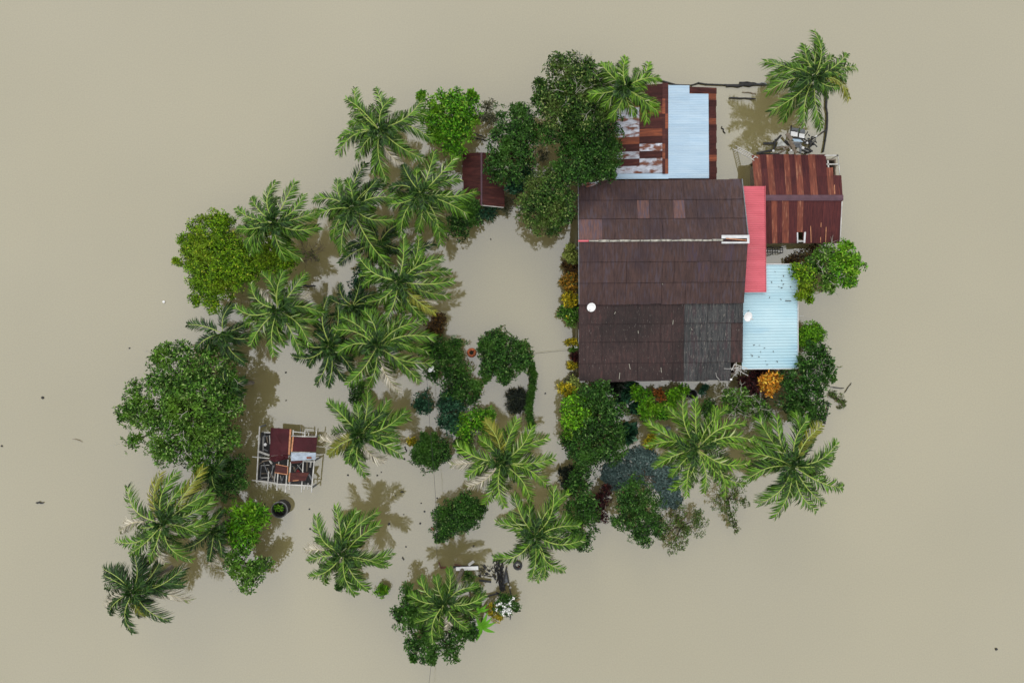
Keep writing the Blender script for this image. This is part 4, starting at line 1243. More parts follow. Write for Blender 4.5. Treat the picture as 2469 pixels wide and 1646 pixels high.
plant('shrub', 'clump of dark shoots at the foot of the lower left palm', 'shrub', 'd2', [(560, 1120, 75), (640, 1080, 70), (720, 1150, 60), (520, 1170, 40)], 1.4, 'leaf_deep', L=.2)
plant('water_weed', 'brown dead weed beside sticks right of the wide dark tree', 'shrub', 'b4', [(1190, 1340, 55), (1220, 1380, 40), (1150, 1320, 35)], .25, 'leaf_dryolive', L=.16, dens=.5, fill=.1, flat=.25, hvar=0)

# banana-like plants with big strap leaves
def strap_plant(label, key, c, tips, h, mat, wid=.26):
    C = QW(key, c[0], c[1], h)
    root = empty('banana_plant', (C.x, C.y, 0), label, 'plant')
    m = MB(); m.tube([(C.x, C.y, -1.2), (C.x, C.y, h)], [.12, .06], 8); m.build('stem', M['leaf_olive'], root, True)
    for (x, y) in tips:
        T = QW(key, x, y, h - .1)
        d = Vector((T.x - C.x, T.y - C.y, 0)); n = 9
        s = Vector((-d.y, d.x, 0)).normalized()
        V, F = [], []
        for i in range(n + 1):
            t = i / n
            p = Vector((C.x, C.y, h)) + d * t + Vector((0, 0, .55 * t - .75 * t * t))
            w = wid * math.sin(math.pi * min(1, (.12 + .88 * t)) ** .8) * .5 + .01
            V += [tuple(p + s * w + Vector((0, 0, w * .5))), tuple(p), tuple(p - s * w + Vector((0, 0, w * .5)))]
        for i in range(n):
            for j in (0, 1):
                F.append((i * 3 + j, i * 3 + j + 1, i * 3 + 4 + j, i * 3 + 3 + j))
        link('leaf', np_mesh('leaf', V, F, [M[mat]], None, True), root)
strap_plant('vivid green star shaped banana plant at the bottom beside the leaning palm', 'd4', (820, 1220), [(740, 1060), (930, 990), (1060, 1160), (1050, 1325), (740, 1475), (650, 1230), (1000, 1080), (800, 1380)], 1.5, 'leaf_banana')
strap_plant('small banana shoot just above the star shaped banana plant', 'd4', (790, 960), [(920, 860), (960, 930), (740, 880), (760, 1040)], 1.3, 'leaf_banana', .2)

# ------------------------------------------------------------------ coconut palms: fronds traced one by one
palm('single coconut palm standing alone at the top right corner', 'b2', (985, 475),
     [(985, 75), (1035, 150), (545, 330), (590, 470), (575, 600), (605, 775), (705, 850), (895, 890), (1045, 910), (1285, 660, 'y'), (1260, 490), (1355, 385), (1270, 270), (890, 195), (820, 285), (1150, 300), (1190, 560), (700, 400)], 4.6)
palm('coconut palm leaning over the rusty end of the long shed', 'b5', (400, 340),
     [(185, 130), (245, 130), (405, 80), (605, 125), (700, 255), (570, 330), (690, 490), (685, 550), (590, 640), (490, 590), (275, 610), (215, 510), (90, 400), (330, 200)], 7.2, mat='frond_bright')
palm('topmost coconut palm of the left grove beside the bright green tree', 'c1', (425, 420),
     [(180, 190), (240, 110), (395, 115), (520, 190), (745, 190), (760, 290), (810, 490), (765, 640), (595, 685, 'p'), (475, 790), (380, 740), (265, 630), (115, 595), (125, 485), (205, 385), (270, 330), (620, 560)], 5.6)
palm('coconut palm touching the left edge of the small maroon shed', 'c1', (740, 905),
     [(605, 690, 'd'), (835, 590), (990, 630), (1020, 790), (1150, 880), (1080, 1050), (910, 1180), (880, 1270), (715, 1180), (590, 1200), (565, 1110), (490, 975), (510, 860, 'd'), (710, 720), (900, 1000), (960, 900)], 5.4)
palm('coconut palm with a long drooping frond in the middle of the upper grove', 'c1', (215, 1010),
     [(110, 805), (175, 800), (310, 680, 'd'), (400, 800, 'd'), (465, 820, 'd'), (550, 940), (520, 1090), (520, 1470), (255, 1190, 'p'), (140, 1335), (80, 1245), (-40, 1060), (-66, 950), (380, 1000)], 5.2)
palm('coconut palm overlapping the yellow green tree', 'c2', (815, 430),
     [(540, 325), (655, 250), (830, 130), (970, 130), (1035, 225), (1135, 350), (1155, 460), (1060, 545), (1015, 690), (905, 700), (650, 660), (610, 600), (545, 475), (590, 500), (700, 640), (805, 520, 'y')], 5.6)
palm('coconut palm spreading toward the open yard left of the house', 'c3', (820, 375),
     [(855, 40), (970, 45), (985, 170), (1140, 200), (1195, 300), (1220, 370), (1185, 480), (1100, 520, 'p'), (1020, 665), (835, 600), (700, 690), (585, 525), (530, 335), (520, 185), (560, 400), (790, 500, 'p'), (1085, 600, 'y')], 6.0)
palm('largest coconut palm in the centre of the left grove', 'c3', (660, 860),
     [(390, 640), (340, 740), (370, 905), (435, 1145), (585, 1165), (815, 1195, 'p'), (965, 1115), (1070, 985), (930, 880), (1075, 795), (965, 680), (875, 630), (690, 690, 'p'), (620, 590), (565, 600), (590, 740), (900, 800, 'p'), (1030, 900)], 6.2)
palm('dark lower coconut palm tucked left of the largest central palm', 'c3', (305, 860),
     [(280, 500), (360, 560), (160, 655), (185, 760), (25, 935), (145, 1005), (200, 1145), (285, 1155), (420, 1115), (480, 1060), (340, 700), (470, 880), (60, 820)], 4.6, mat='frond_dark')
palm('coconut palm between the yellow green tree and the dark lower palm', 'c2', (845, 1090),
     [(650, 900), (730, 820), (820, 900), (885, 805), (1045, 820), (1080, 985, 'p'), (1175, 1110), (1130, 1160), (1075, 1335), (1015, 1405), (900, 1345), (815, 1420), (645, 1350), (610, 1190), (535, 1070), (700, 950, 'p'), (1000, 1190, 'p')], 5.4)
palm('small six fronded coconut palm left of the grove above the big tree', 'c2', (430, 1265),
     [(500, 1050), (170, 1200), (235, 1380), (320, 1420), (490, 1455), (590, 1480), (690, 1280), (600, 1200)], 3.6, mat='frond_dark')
palm('coconut palm right of the ruined hut with a pale frond', 'd1', (780, 570),
     [(385, 165), (540, 205), (735, 200), (870, 40), (1110, 150), (1330, 275), (1375, 350), (1240, 610), (1280, 810), (1075, 880, 'p'), (850, 1060), (720, 930), (630, 905), (390, 810, 'y'), (285, 615, 'p'), (1000, 420, 'p'), (1060, 300, 'd'), (820, 800)], 5.6)
palm('ragged bright coconut palm in the garden just left of the house front', 'c7', (965, 1110),
     [(640, 985, 'b'), (600, 1130, 'p'), (720, 1220), (725, 1290, 'p'), (845, 1415), (990, 1435), (1185, 1385), (1310, 1285), (1235, 1190, 'p'), (1355, 1080, 'b'), (1310, 930), (1195, 850), (1085, 795), (935, 880), (850, 810, 'y'), (810, 940), (1060, 960, 'p')], 6.0, mat='frond_bright')
palm('coconut palm against the very dark tree in the lower middle', 'c8', (1235, 450),
     [(950, 350), (1040, 290), (1075, 140), (1190, 200), (1370, 90), (1480, 130, 'b'), (1470, 290), (1560, 370), (1600, 470), (1530, 530), (1450, 705), (1300, 765), (1250, 780), (1205, 770), (935, 615), (1100, 560), (1350, 640, 'p'), (1100, 430)], 5.8)
palm('leafy coconut palm directly below the house front', 'b7', (250, 760),
     [(45, 470), (150, 365), (240, 385), (390, 455), (480, 455), (615, 570), (690, 700), (620, 745), (650, 860), (620, 1025), (465, 1130), (305, 1080), (180, 1105), (70, 1060), (65, 960), (-60, 890), (-120, 740), (-120, 560), (500, 900)], 6.0, mat='frond_bright')
palm('rightmost coconut palm of the pair below the house', 'b7', (980, 890),
     [(720, 535), (860, 530), (1000, 505), (1085, 540), (1190, 590, 'y'), (1305, 715), (1280, 820), (1355, 1050), (1205, 1165), (1150, 1215), (965, 1105), (845, 1265), (730, 1165), (635, 990), (625, 780), (690, 690), (660, 905, 'd'), (1130, 960)], 6.0)
palm('pale tipped coconut palm at the left edge below the big tree', 'c6', (545, 570),
     [(275, 300), (445, 340, 'p'), (520, 205, 'y'), (640, 195), (705, 280), (825, 170, 'y'), (890, 340), (905, 405), (920, 540), (800, 650), (745, 835), (560, 860, 'p'), (440, 840), (295, 795), (195, 705), (220, 630, 'p'), (360, 590), (640, 640, 'p')], 6.0)
palm('short dark palm beneath the pale tipped palm and long leaved tree', 'c6', (930, 610),
     [(980, 475), (895, 845), (985, 810), (695, 755), (830, 650), (1010, 700), (900, 890, 'p'), (860, 500)], 3.2, mat='frond_dark')
palm('lowest left coconut palm with brown broken fronds', 'c6', (320, 1080),
     [(100, 910), (200, 895), (325, 805), (395, 825), (520, 860, 'd'), (680, 920), (680, 1030), (725, 1150, 'p'), (575, 1295), (310, 1385), (145, 1240), (115, 1180, 'p'), (105, 960), (420, 1250, 'y'), (560, 1100)], 4.8, mat='frond_dark')
palm('scruffy coconut palm alone in open water at the lower left', 'd2', (560, 770),
     [(230, 300), (475, 180), (720, 240), (980, 240), (990, 400), (980, 690, 'p'), (1165, 745), (1105, 905), (870, 1200), (705, 1260), (335, 1120), (150, 1040), (140, 840), (95, 705, 'p'), (235, 590), (660, 260, 'd'), (760, 880), (380, 950, 'p'), (560, 1000)], 5.4)
palm('coconut palm with a curved visible trunk leaning at the bottom', 'd4', (210, 840),
     [(-350, 700), (-170, 430), (80, 420), (290, 290), (740, 560), (870, 710), (760, 870), (760, 1060), (600, 1250), (430, 1150), (160, 1370), (30, 1480), (-250, 1140), (-180, 960), (-320, 840), (520, 800, 'p'), (240, 1240, 'p')], 5.4, base=(1124, 1352))
palm('young dark palm deep in the shade of the upper grove', 'c1', (420, 1270),
     [(200, 1150), (180, 1310), (130, 1420), (300, 1470), (560, 1200), (620, 1120), (330, 1090), (560, 1330), (820, 1275)], 3.0, mat='frond_dark')
palm('young dark palm in the shade between the two central palms', 'c3', (470, 560),
     [(530, 380), (380, 400), (300, 500), (280, 640), (560, 660), (640, 560), (390, 700), (640, 470)], 3.0, mat='frond_dark')
palm('young palm poking out from the right side of the big left tree', 'c4', (980, 470),
     [(1095, 420), (1085, 510), (940, 360), (900, 560), (1070, 560)], 3.6, mat='frond_dark')
palm('young palm poking out under the lower edge of the big left tree', 'c4', (860, 1100),
     [(760, 1130), (880, 1250), (740, 1230), (960, 1150), (940, 1020)], 3.8, mat='frond_dark')

# ------------------------------------------------------------------ things on and around the buildings
def dish(label, key, x, y, z, r, look, parent_pole=1.0, squash=1.0):
    root_p = QW(key, x, y, z)
    root = empty('satellite_dish', (root_p.x, root_p.y, z - parent_pole), label, 'satellite dish')
    look = Vector(look).normalized()
    s = look.cross(Vector((0, 0, 1))).normalized(); u = s.cross(look)
    V, F = [], []
    n, rings = 24, 5
    for back in (0, .02):
        for i in range(rings + 1):
            t = i / rings
            for j in range(n):
                a = 2 * math.pi * j / n
                p = root_p + s * (math.cos(a) * r * t) + u * (math.sin(a) * r * t * 1.08) + look * (.16 * r * 2 * t * t - back)
                V.append(tuple(p))
    st = (rings + 1) * n
    for b in (0, st):
        for i in range(rings):
            for j in range(n):
                k = (j + 1) % n
                F.append((b + i * n + j, b + i * n + k, b + (i + 1) * n + k, b + (i + 1) * n + j))
    for j in range(n):
        k = (j + 1) % n
        F.append((rings * n + j, rings * n + k, st + rings * n + k, st + rings * n + j))
    link('reflector', np_mesh('reflector', V, F, [M['dish']], None, True), root)
    m = MB()
    tip = root_p + look * (r * 1.15) - u * (r * .55)
    m.bar(root_p - u * r * .95, tip, .03, .03)
    m.lathe(tip, [(.02, .05), (.045, .04), (.045, -.05), (.02, -.06)], 8)
    m.build('feed_arm', M['pipe_white'], root)
    m = MB()
    m.tube([root_p - look * .03, root_p - look * .12 - Vector((0, 0, .1)), Vector((root_p.x - look.x * .15, root_p.y - look.y * .15, z - parent_pole))], .03, 8)
    m.build('mast', M['timber_grey'], root)
    return root
dish('round white satellite dish at the left edge of the brown roof', 'A', 353, 953, 3.45, .31, (-.15, -.25, .95), .55)
dish('tilted white satellite dish over the edge of the pale blue roof', 'A', 1405, 1016, 3.25, .36, (.36, -.25, .8), .95)
dish('small tilted white dish on a pole beside the central palm', 'c7', 432, 403, 3.3, .27, (.72, -.5, .40), 4.4)

ant = MB()
za = 3.3
def seg(x0, y0, x1, y1, w=.05, z=za): ant.bar(QW('b4', x0, y0, z), QW('b4', x1, y1, z), w * .7, w * .6)
for sg in ((266, 1035, 238, 1092, .06), (266, 1037, 345, 1063, .06), (345, 1063, 382, 1078, .09), (285, 1085, 388, 1140, .05), (300, 1060, 268, 1112, .04), (170, 1076, 242, 1080, .04),
           (240, 1080, 300, 1062, .05), (322, 1048, 318, 1135, .035), (280, 1020, 282, 1060, .035), (330, 1092, 322, 1110, .04), (225, 1065, 262, 1095, .03)):
    seg(*sg)
ant_o = empty('tv_antenna', (QW('b4', 236, 1172, 2.5).x, QW('b4', 236, 1172, 2.5).y, 2.45), 'bent white TV antenna at the lower right corner of the brown roof', 'antenna')
ant.build('elements', M['pipe_white'], ant_o)
m = MB(); m.tube([QW('b4', 236, 1172, 2.45), QW('b4', 300, 1088, za)], .022, 6); m.build('mast', M['pipe_white'], ant_o)
m = MB(); m.box(QW('b4', 233, 1174, 2.62), (.14, .12, .12)); m.build('base_bracket', M['foam'], ant_o)
m = MB(); m.tube([QW('b4', 97, 1112, 2.66), QW('b4', 104, 1150, 2.64), QW('b4', 131, 1178, 2.62)], .016, 5)
solo('bent_pipe', m, M['pipe_white'], 'thin bent white pipe lying on grey lower roof sheets', 'pipe')
# streaky litter on the brown roof
for (x, y, x1, y1, z) in ((515, 985, 509, 1000, 2.98), (668, 1112, 670, 1130, 2.85), (1028, 1096, 1033, 1108, 2.85), (607, 1335, 615, 1372, 2.62), (545, 1395, 540, 1440, 2.56), (830, 795, 836, 800, 3.4), (905, 1040, 902, 1072, 2.93), (822, 1360, 826, 1395, 2.6)):
    m = MB(); m.bar(QW('A', x, y, z + .02), QW('A', x1, y1, z + .02), .035, .012)
    solo('dry_leaf', m, M['twig'], 'pale dry leaf strip lying on the lower brown roof', 'leaf', 'dry leaves on the brown roof')
k = 0
for (x, y) in ((600, 300), (690, 285), (705, 318), (665, 340), (690, 350), (770, 342), (682, 455), (580, 437), (706, 243), (490, 868), (440, 865), (415, 950), (425, 962), (485, 970), (535, 892), (545, 1008), (615, 922), (392, 556), (560, 1040), (630, 205), (650, 1012), (500, 925)):
    z = 2.22 - .25 * (x - 340) / 490
    p = QW('b4', x, y, z + .03)
    a = random.uniform(0, 3.14); l = random.uniform(.035, .075)
    m = MB(); m.bar(p - Vector((math.cos(a), math.sin(a), 0)) * l, p + Vector((math.cos(a), math.sin(a), 0)) * l, random.uniform(.03, .055), .015)
    solo('fallen_leaf', m, M['twig_dark'], 'dark fallen leaf lying on the pale blue roof', 'leaf', 'fallen leaves on the pale blue roof')
m = MB(); m.bar(QW('b4', 722, 466, 2.05), QW('b4', 775, 468, 2.05), .06, .03)
solo('fallen_twig', m, M['twig_dark'], 'longer dark twig lying across the pale blue roof', 'twig')
m = MB(); m.tube([QW('b4', 838, 606, 1.6), QW('b4', 888, 602, 1.55)], .025, 5)
solo('pipe', m, M['pipe_white'], 'short white pipe sticking out beside the pale blue roof', 'pipe')

# ladder
p0, p1 = QW('d3', 215, 620, .25), QW('d3', 545, 800, 1.7)
lad = empty('ladder', ((p0.x + p1.x) / 2, (p0.y + p1.y) / 2, 0), 'white ladder leaning against the corner of the striped rusty shed', 'ladder')
dv = (p1 - p0).normalized(); sv = dv.cross(Vector((0, 0, 1))).normalized()
for s in (-.17, .17):
    m = MB(); m.bar(p0 - dv * .6 + sv * s, p1 + dv * .15 + sv * s, .05, .05); m.build('rail', M['pipe_white'], lad)
for i in range(9):
    q = p0.lerp(p1, (i + .2) / 8.6)
    m = MB(); m.bar(q - sv * .15, q + sv * .15, .055, .03); m.build('rung', M['pipe_white'], lad)

# white pipe frame at the shed's upper right corner
fr = empty('pipe_trellis', (QW('d3', 2000, 830, 0).x, QW('d3', 2000, 830, 0).y, 0), 'white pipe frame sticking out from the upper right of the striped shed', 'trellis')
for (x0, y0, x1, y1, w) in ((1868, 746, 2122, 744, .09), (1885, 912, 2142, 910, .09), (2120, 740, 2152, 1108, .05), (1928, 840, 1942, 1000, .10), (2095, 735, 2125, 755, .12)):
    m = MB(); m.bar(QW('d3', x0, y0, 1.6), QW('d3', x1, y1, 1.6), w, .06); m.build('pipe', M['pipe_white'], fr)
for x, y in ((2120, 744), (2142, 910), (1935, 840)):
    p = QW('d3', x, y, 1.55); m = MB(); m.box((p.x, p.y, .1), (.06, .06, 2.85)); m.build('post', M['pipe_white'], fr)

# wreckage behind the striped shed
gw = 'poles and planks in the wreck pile behind the striped shed'
for (x0, y0, x1, y1, w, z, mt, lb) in (
        (710, 520, 940, 514, .17, .10, 'timber_dark', 'short black beam pointing left out of the wreck pile'),
        (1050, 360, 890, 530, .14, .12, 'timber_dark', 'black beam slanting up left of the torn pale sheet'),
        (940, 440, 905, 650, .12, .20, 'timber_dark', 'black beam standing left inside the wreck pile'),
        (580, 705, 900, 640, .16, .25, 'timber_dark', 'long black beam along the left end of the shed eave'),
        (620, 720, 1010, 722, .12, .15, 'timber_dark', 'black beam tucked under the shed eave'),
        (1450, 600, 1640, 665, .14, .22, 'timber_dark', 'black beam at the right end of the shed eave'),
        (1640, 660, 1480, 705, .10, .18, 'timber_dark', 'thin black pole crossing near the right end of the eave'),
        (1420, 640, 1585, 695, .09, .30, 'timber_dark', 'thin black pole beside the right end of the wreck pile'),
        (950, 605, 1160, 575, .10, .35, 'timber', 'brown stick lying across the middle of the wreck pile'),
        (1000, 700, 1210, 575, .12, .40, 'timber', 'brown board slanting up from the shed eave'),
        (1150, 330, 1245, 450, .28, .55, 'timber', 'broad brown plank beside the white panels'),
        (1200, 470, 1290, 600, .30, .45, 'timber', 'broad dark brown plank in the middle of the wreck pile'),
        (1262, 590, 1335, 705, .20, .60, 'timber', 'light brown plank reaching the shed eave'),
        (1412, 540, 1410, 700, .13, .5, 'timber_grey', 'grey plank pointing straight up from the eave'),
        (1240, 180, 1215, 400, .10, .30, 'timber_dark', 'black bar along the left side of the white panels'),
        (1396, 220, 1374, 395, .10, .34, 'timber_dark', 'black bar between the two white panels'),
        (1232, 280, 1352, 298, .08, .36, 'timber_dark', 'black bar across the top of the left white panel'),
        (1228, 405, 1500, 432, .12, .30, 'timber_dark', 'black bar under the two white panels'),
        (1700, 215, 1790, 90, .10, .08, 'timber_dark', 'black stick floating below the top right palm'),
        (1500, 540, 1920, 255, .06, .25, 'timber_dark', 'thin black pole running up right to the fence corner'),
        (1800, 330, 1900, 255, .10, .22, 'timber_dark', 'dark broken pole at the fence corner'),
        (1110, 470, 1230, 560, .22, .30, 'timber_dark', 'dark splintered board in the centre of the wreck pile')):
    m = MB(); m.bar(QW('d3', x0, y0, z), QW('d3', x1, y1, z + .05), w, .06)
    solo('broken_plank' if w > .15 else 'broken_pole', m, M[mt], lb, 'plank' if w > .15 else 'pole', gw)
def panel(label, pts, z, mat, name='white_board', cat='board', th=.05, key='d3'):
    m = MB(); m.plate([QW(key, x, y, z) for x, y in pts], th); solo(name, m, M[mat], label, cat)
panel('left one of two white panels on the wreck pile', [(1232, 288), (1360, 300), (1350, 388), (1226, 372)], .42, 'foam')
panel('right one of two white panels on the wreck pile', [(1392, 328), (1492, 345), (1482, 420), (1382, 402)], .42, 'foam')
panel('lilac white strip below the two white panels', [(1240, 425), (1400, 440), (1462, 490), (1300, 482)], .5, 'sky_roof', 'white_strip')
panel('torn pale sheet on the left of the wreck pile', [(1020, 410), (1120, 520), (1188, 590), (1070, 560), (960, 580)], .4, 'torn_sheet', 'torn_sheet', 'sheet')
panel('grey sheet just under water above the white panels', [(1240, 215), (1500, 250), (1495, 330), (1235, 290)], .03, 'timber_grey', 'drowned_sheet', 'sheet', .02)
panel('bluish sheet under the lilac strip of the wreck pile', [(1260, 500), (1440, 500), (1390, 600), (1290, 590)], .3, 'timber_grey', 'blue_sheet', 'sheet', .03)
for (x, y, r, lb) in ((900, 660, .10, 'white scrap at the left of the shed eave'), (1238, 652, .09, 'cream scrap in the middle of the shed eave'), (1460, 600, .12, 'white scrap right of the grey plank'), (1540, 508, .09, 'white scrap in the black heap of the wreck pile'), (1705, 382, .07, 'cream scrap hanging on the thin black pole')):
    p = QW('d3', x, y, .6 if x < 1700 else .36)
    m = MB(); m.lathe(p, [(.01, .05), (r * .7, .04), (r, 0), (r * .7, -.04), (.01, -.05)], 9)
    solo('plastic_scrap', m, M['foam'], lb, 'scrap', 'pale scraps on the wreck pile')
hb = MB()
for i in range(26):
    a, r = random.uniform(0, 6.28), random.uniform(0, .5)
    p = QW('d3', 1570, 470, .15) + Vector((math.cos(a) * r, math.sin(a) * r * 1.3, random.uniform(0, .35)))
    q = p + Vector((random.uniform(-.4, .4), random.uniform(-.4, .4), random.uniform(-.1, .1)))
    hb.bar(p, q, .07, .05)
solo('brush_heap', hb, M['timber_dark'], 'black tangled heap right of the white panels', 'heap')

# fences
def fence(label, key, pts, z, w=.08, posts=True):
    P = [QW(key, x, y, z) for x, y in pts]
    root = empty('fence', (P[0].x, P[0].y, 0), label, 'fence')
    m = MB(); m.tube(P, [w * random.uniform(.35, .6) for _ in P], 6); m.build('rail', M['timber_dark'], root)
    for p in P[::1]:
        m = MB(); m.box((p.x, p.y, (z - 1.3) / 2), (.09, .09, z + 1.45)); m.build('post', M['timber_dark'], root)
    return root
fence('drowned fence line running along the top behind the long shed', 'b5', [(700, 272), (860, 318), (1000, 320), (1060, 300), (1130, 312), (1300, 318), (1480, 318), (1640, 318), (1740, 318)], .08, .12)
fence('drowned fence dropping from the top right palm to the striped shed', 'b2', [(1085, 560), (1095, 640), (1090, 740), (1100, 800), (1100, 860), (1095, 940), (1082, 1040), (1064, 1140)], .14, .16)
fence('short broken fence at the right of the wide dark tree', 'b4', [(1115, 1390), (1105, 1440), (1085, 1530), (1078, 1570)], .12, .12)
for (key, x0, y0, x1, y1, w, mt, lb) in (
        ('b2', 190, 555, 450, 540, .26, 'timber_dark', 'thick black log floating at the top between shed and palm'),
        ('b2', 310, 515, 480, 535, .16, 'timber_dark', 'black forked branch floating just above the thick log'),
        ('b2', 215, 655, 455, 672, .14, 'timber_dark', 'long thin black log floating below the thick log'),
        ('b2', 335, 608, 460, 618, .08, 'timber', 'brown stick floating between the two black logs'),
        ('b2', 148, 915, 182, 980, .10, 'timber_dark', 'short black stick floating right of the long shed'),
        ('b2', 560, 535, 470, 525, .10, 'timber_grey', 'grey stick floating near the top right palm'),
        ('c2', 1035, 905, 1130, 912, .16, 'timber_dark', 'black log floating in the shaded gap of the palm grove'),
        ('c3', 370, 540, 425, 535, .12, 'timber_dark', 'dark stick floating near the centre of the grove'),
        ('c1', 1100, 470, 1240, 500, .10, 'timber_dark', 'dark branch floating below the bright green tree'),
        ('c1', 1140, 440, 1230, 480, .07, 'timber_dark', 'thin dark branch above the small maroon shed'),
        ('d1', 1340, 710, 1358, 785, .10, 'timber_dark', 'black stick beside the wire pierced bush'),
        ('d2', 1305, 800, 1325, 835, .10, 'timber_dark', 'short dark stick right of the scruffy lower palm'),
        ('d7', 195, 1370, 236, 1368, .14, 'timber_dark', 'dark stick drifting alone in the far left water'),
        ('d7', 392, 1024, 445, 1042, .05, 'timber', 'faint thin twig drifting in the left water'),
        ('b4', 1118, 1240, 1250, 1255, .10, 'timber_dark', 'dark pole above the dead weed at the right'),
        ('b4', 1255, 1295, 1322, 1205, .06, 'timber_dark', 'thin slanting stick beside the dead weed'),
        ('b4', 1180, 1062, 1240, 1058, .06, 'leaf_dryolive', 'yellowish twig poking from the tree beside the blue roof'),
        ('d1', 1283, 1285, 1322, 1280, .10, 'timber_dark', 'small black stick in the palm reflection at lower centre')):
    m = MB()
    a, b = QW(key, x0, y0, .06), QW(key, x1, y1, .06)
    n = 5
    s = (b - a).cross(Vector((0, 0, 1))).normalized()
    m.tube([a.lerp(b, i / n) + s * random.uniform(-.05, .05) for i in range(n + 1)], [w * .35] + [w * .5 * random.uniform(.75, 1.1) for _ in range(n - 1)] + [w * .25], 7)
    solo('floating_log' if w > .11 else 'floating_stick', m, M[mt], lb, 'log' if w > .11 else 'stick', 'driftwood on the flood water')
def lump(p, r, mt, lb, cat='flotsam', name='flotsam', group='specks of flotsam on the flood water'):
    m = MB()
    n = 7
    prof = [(.01, r * .55), (r * .7, r * .4), (r, 0), (r * .6, -.05), (.01, -.06)]
    m.lathe(p, prof, n)
    m.v = [(p.x + (v[0] - p.x) * random.uniform(.7, 1.3), p.y + (v[1] - p.y) * random.uniform(.7, 1.2), v[2]) for v in m.v]
    return solo(name, m, M[mt], lb, cat, group)
lump(QW('d7', 885, 286, .03), .12, 'foam', 'pale lump floating left of the yellow green tree')
lump(QW('d7', 230, 803, .03), .11, 'timber_dark', 'black lump floating alone in the far left water')
lump(W(2402, 1564, .03), .11, 'timber_dark', 'black lump floating alone in the lower right corner')
lump(W(4, 1075, .03), .08, 'timber_dark', 'dark speck at the very left edge of the water')
for (kk, x, y) in (('c8', 170, 140), ('c8', 365, 198), ('c8', 390, 262), ('c8', 232, 284), ('c8', 120, 355), ('c8', 248, 530), ('c8', 487, 160), ('c8', 358, 352), ('c8', 765, 523), ('d1', 622, 1070), ('d1', 988, 1075), ('d1', 1335, 872), ('d1', 135, 1500),
                   ('d2', 145, 440), ('d2', 1140, 378), ('d2', 1352, 665), ('c4', 575, 125), ('c4', 225, 185), ('c4', 1408, 370), ('c4', 1410, 580), ('c7', 30, 1210), ('c7', 235, 1085), ('c7', 615, 890), ('c7', 1300, 590), ('c7', 1398, 540), ('c1', 1265, 1245), ('c7', 60, 1185)):
    lump(QW(kk, x, y, .03), random.uniform(.05, .09), 'timber_dark', 'small dark speck drifting among the palms and bushes')

# dark tank / well ring with plants inside
tp = QW('c5', 592, 1300, .9)
tank = empty('round_tank', (tp.x, tp.y, 0), 'dark round water tank with green shoots inside below the ruined hut', 'tank')
m = MB(); m.lathe((tp.x, tp.y, 0), [(.60, -1.2), (.60, .9), (.52, .9), (.52, .05), (.01, .05)], 32); m.build('ring', M['timber_dark'], tank, False)
m = MB(); m.lathe((tp.x, tp.y, 0), [(.625, .78), (.64, .84), (.625, .9), (.60, .9)], 32); m.build('rim', M['concrete'], tank, True)
Pp = np.array([[tp.x + random.uniform(-.42, .1), tp.y + random.uniform(-.1, .42), random.uniform(.5, .9)] for _ in range(16)])
V, F = leaf_quads(Pp, np.tile([[0, 0, 1.]], (16, 1)), 4, .26, .25)
link('green_shoots', np_mesh('green_shoots', V, F, [M['leaf_bright']]), tank)
m = MB()
for q in Pp[:8]: m.tube([(tp.x - .1, tp.y + .1, .06), tuple(q)], .012, 4)
m.build('stems', M['leaf_olive'], tank)

# black drum under the eave
dp = QW('d5', 1490, 395, .8)
drum = empty('drum', (dp.x, dp.y, 0), 'open black drum standing under the front eave', 'drum')
m = MB(); m.lathe((dp.x, dp.y, 0), [(.34, -1.0), (.35, .8), (.31, .8), (.30, .1), (.01, .08)], 28); m.build('barrel', M['black_plastic'], drum, True)
m = MB(); m.lathe((dp.x, dp.y, .8), [(.355, -.03), (.375, 0), (.355, .025), (.34, 0)], 28); m.build('rim', M['concrete'], drum, True)

# orange pot
op = QW('c7', 742, 283, .45)
pot = empty('plant_pot', (op.x, op.y, 0), 'round orange clay pot standing in the water beside a bush', 'pot')
m = MB(); m.lathe((op.x, op.y, 0), [(.2, -.6), (.32, -.05), (.37, .22), (.34, .40), (.24, .49), (.17, .50), (.16, .44)], 24); m.build('bowl', M['terracotta'], pot, True)
m = MB(); m.lathe((op.x, op.y, .44), [(.165, 0), (.08, .02), (.01, .03)], 16); m.build('soil', M['soil'], pot)
Pp = np.array([[op.x + .04, op.y + .08, .55], [op.x + .08, op.y + .04, .57]])
V, F = leaf_quads(Pp, np.tile([[0, 0, 1.]], (2, 1)), 5, .16, .5); link('seedling', np_mesh('seedling', V, F, [M['leaf_black']]), pot)

# tyre
ty = QW('d4', 1420, 222, .14)
tyre = MB()
tyre.lathe((ty.x, ty.y, .14), [(.20, -.10), (.30, -.12), (.35, -.06), (.36, 0), (.35, .06), (.30, .12), (.20, .10), (.17, .03), (.17, -.05), (.20, -.10)], 28)
to = solo('car_tyre', tyre, M['rubber'], 'worn tyre floating right of the brushwood heap', 'tyre', None, True)
m = MB(); m.bar(QW('d4', 1425, 235, .2), QW('d4', 1470, 290, .1), .08, .05)
solo('floating_stick', m, M['brown_red_timber'], 'reddish stick poking out of the tyre', 'stick', 'driftwood on the flood water')

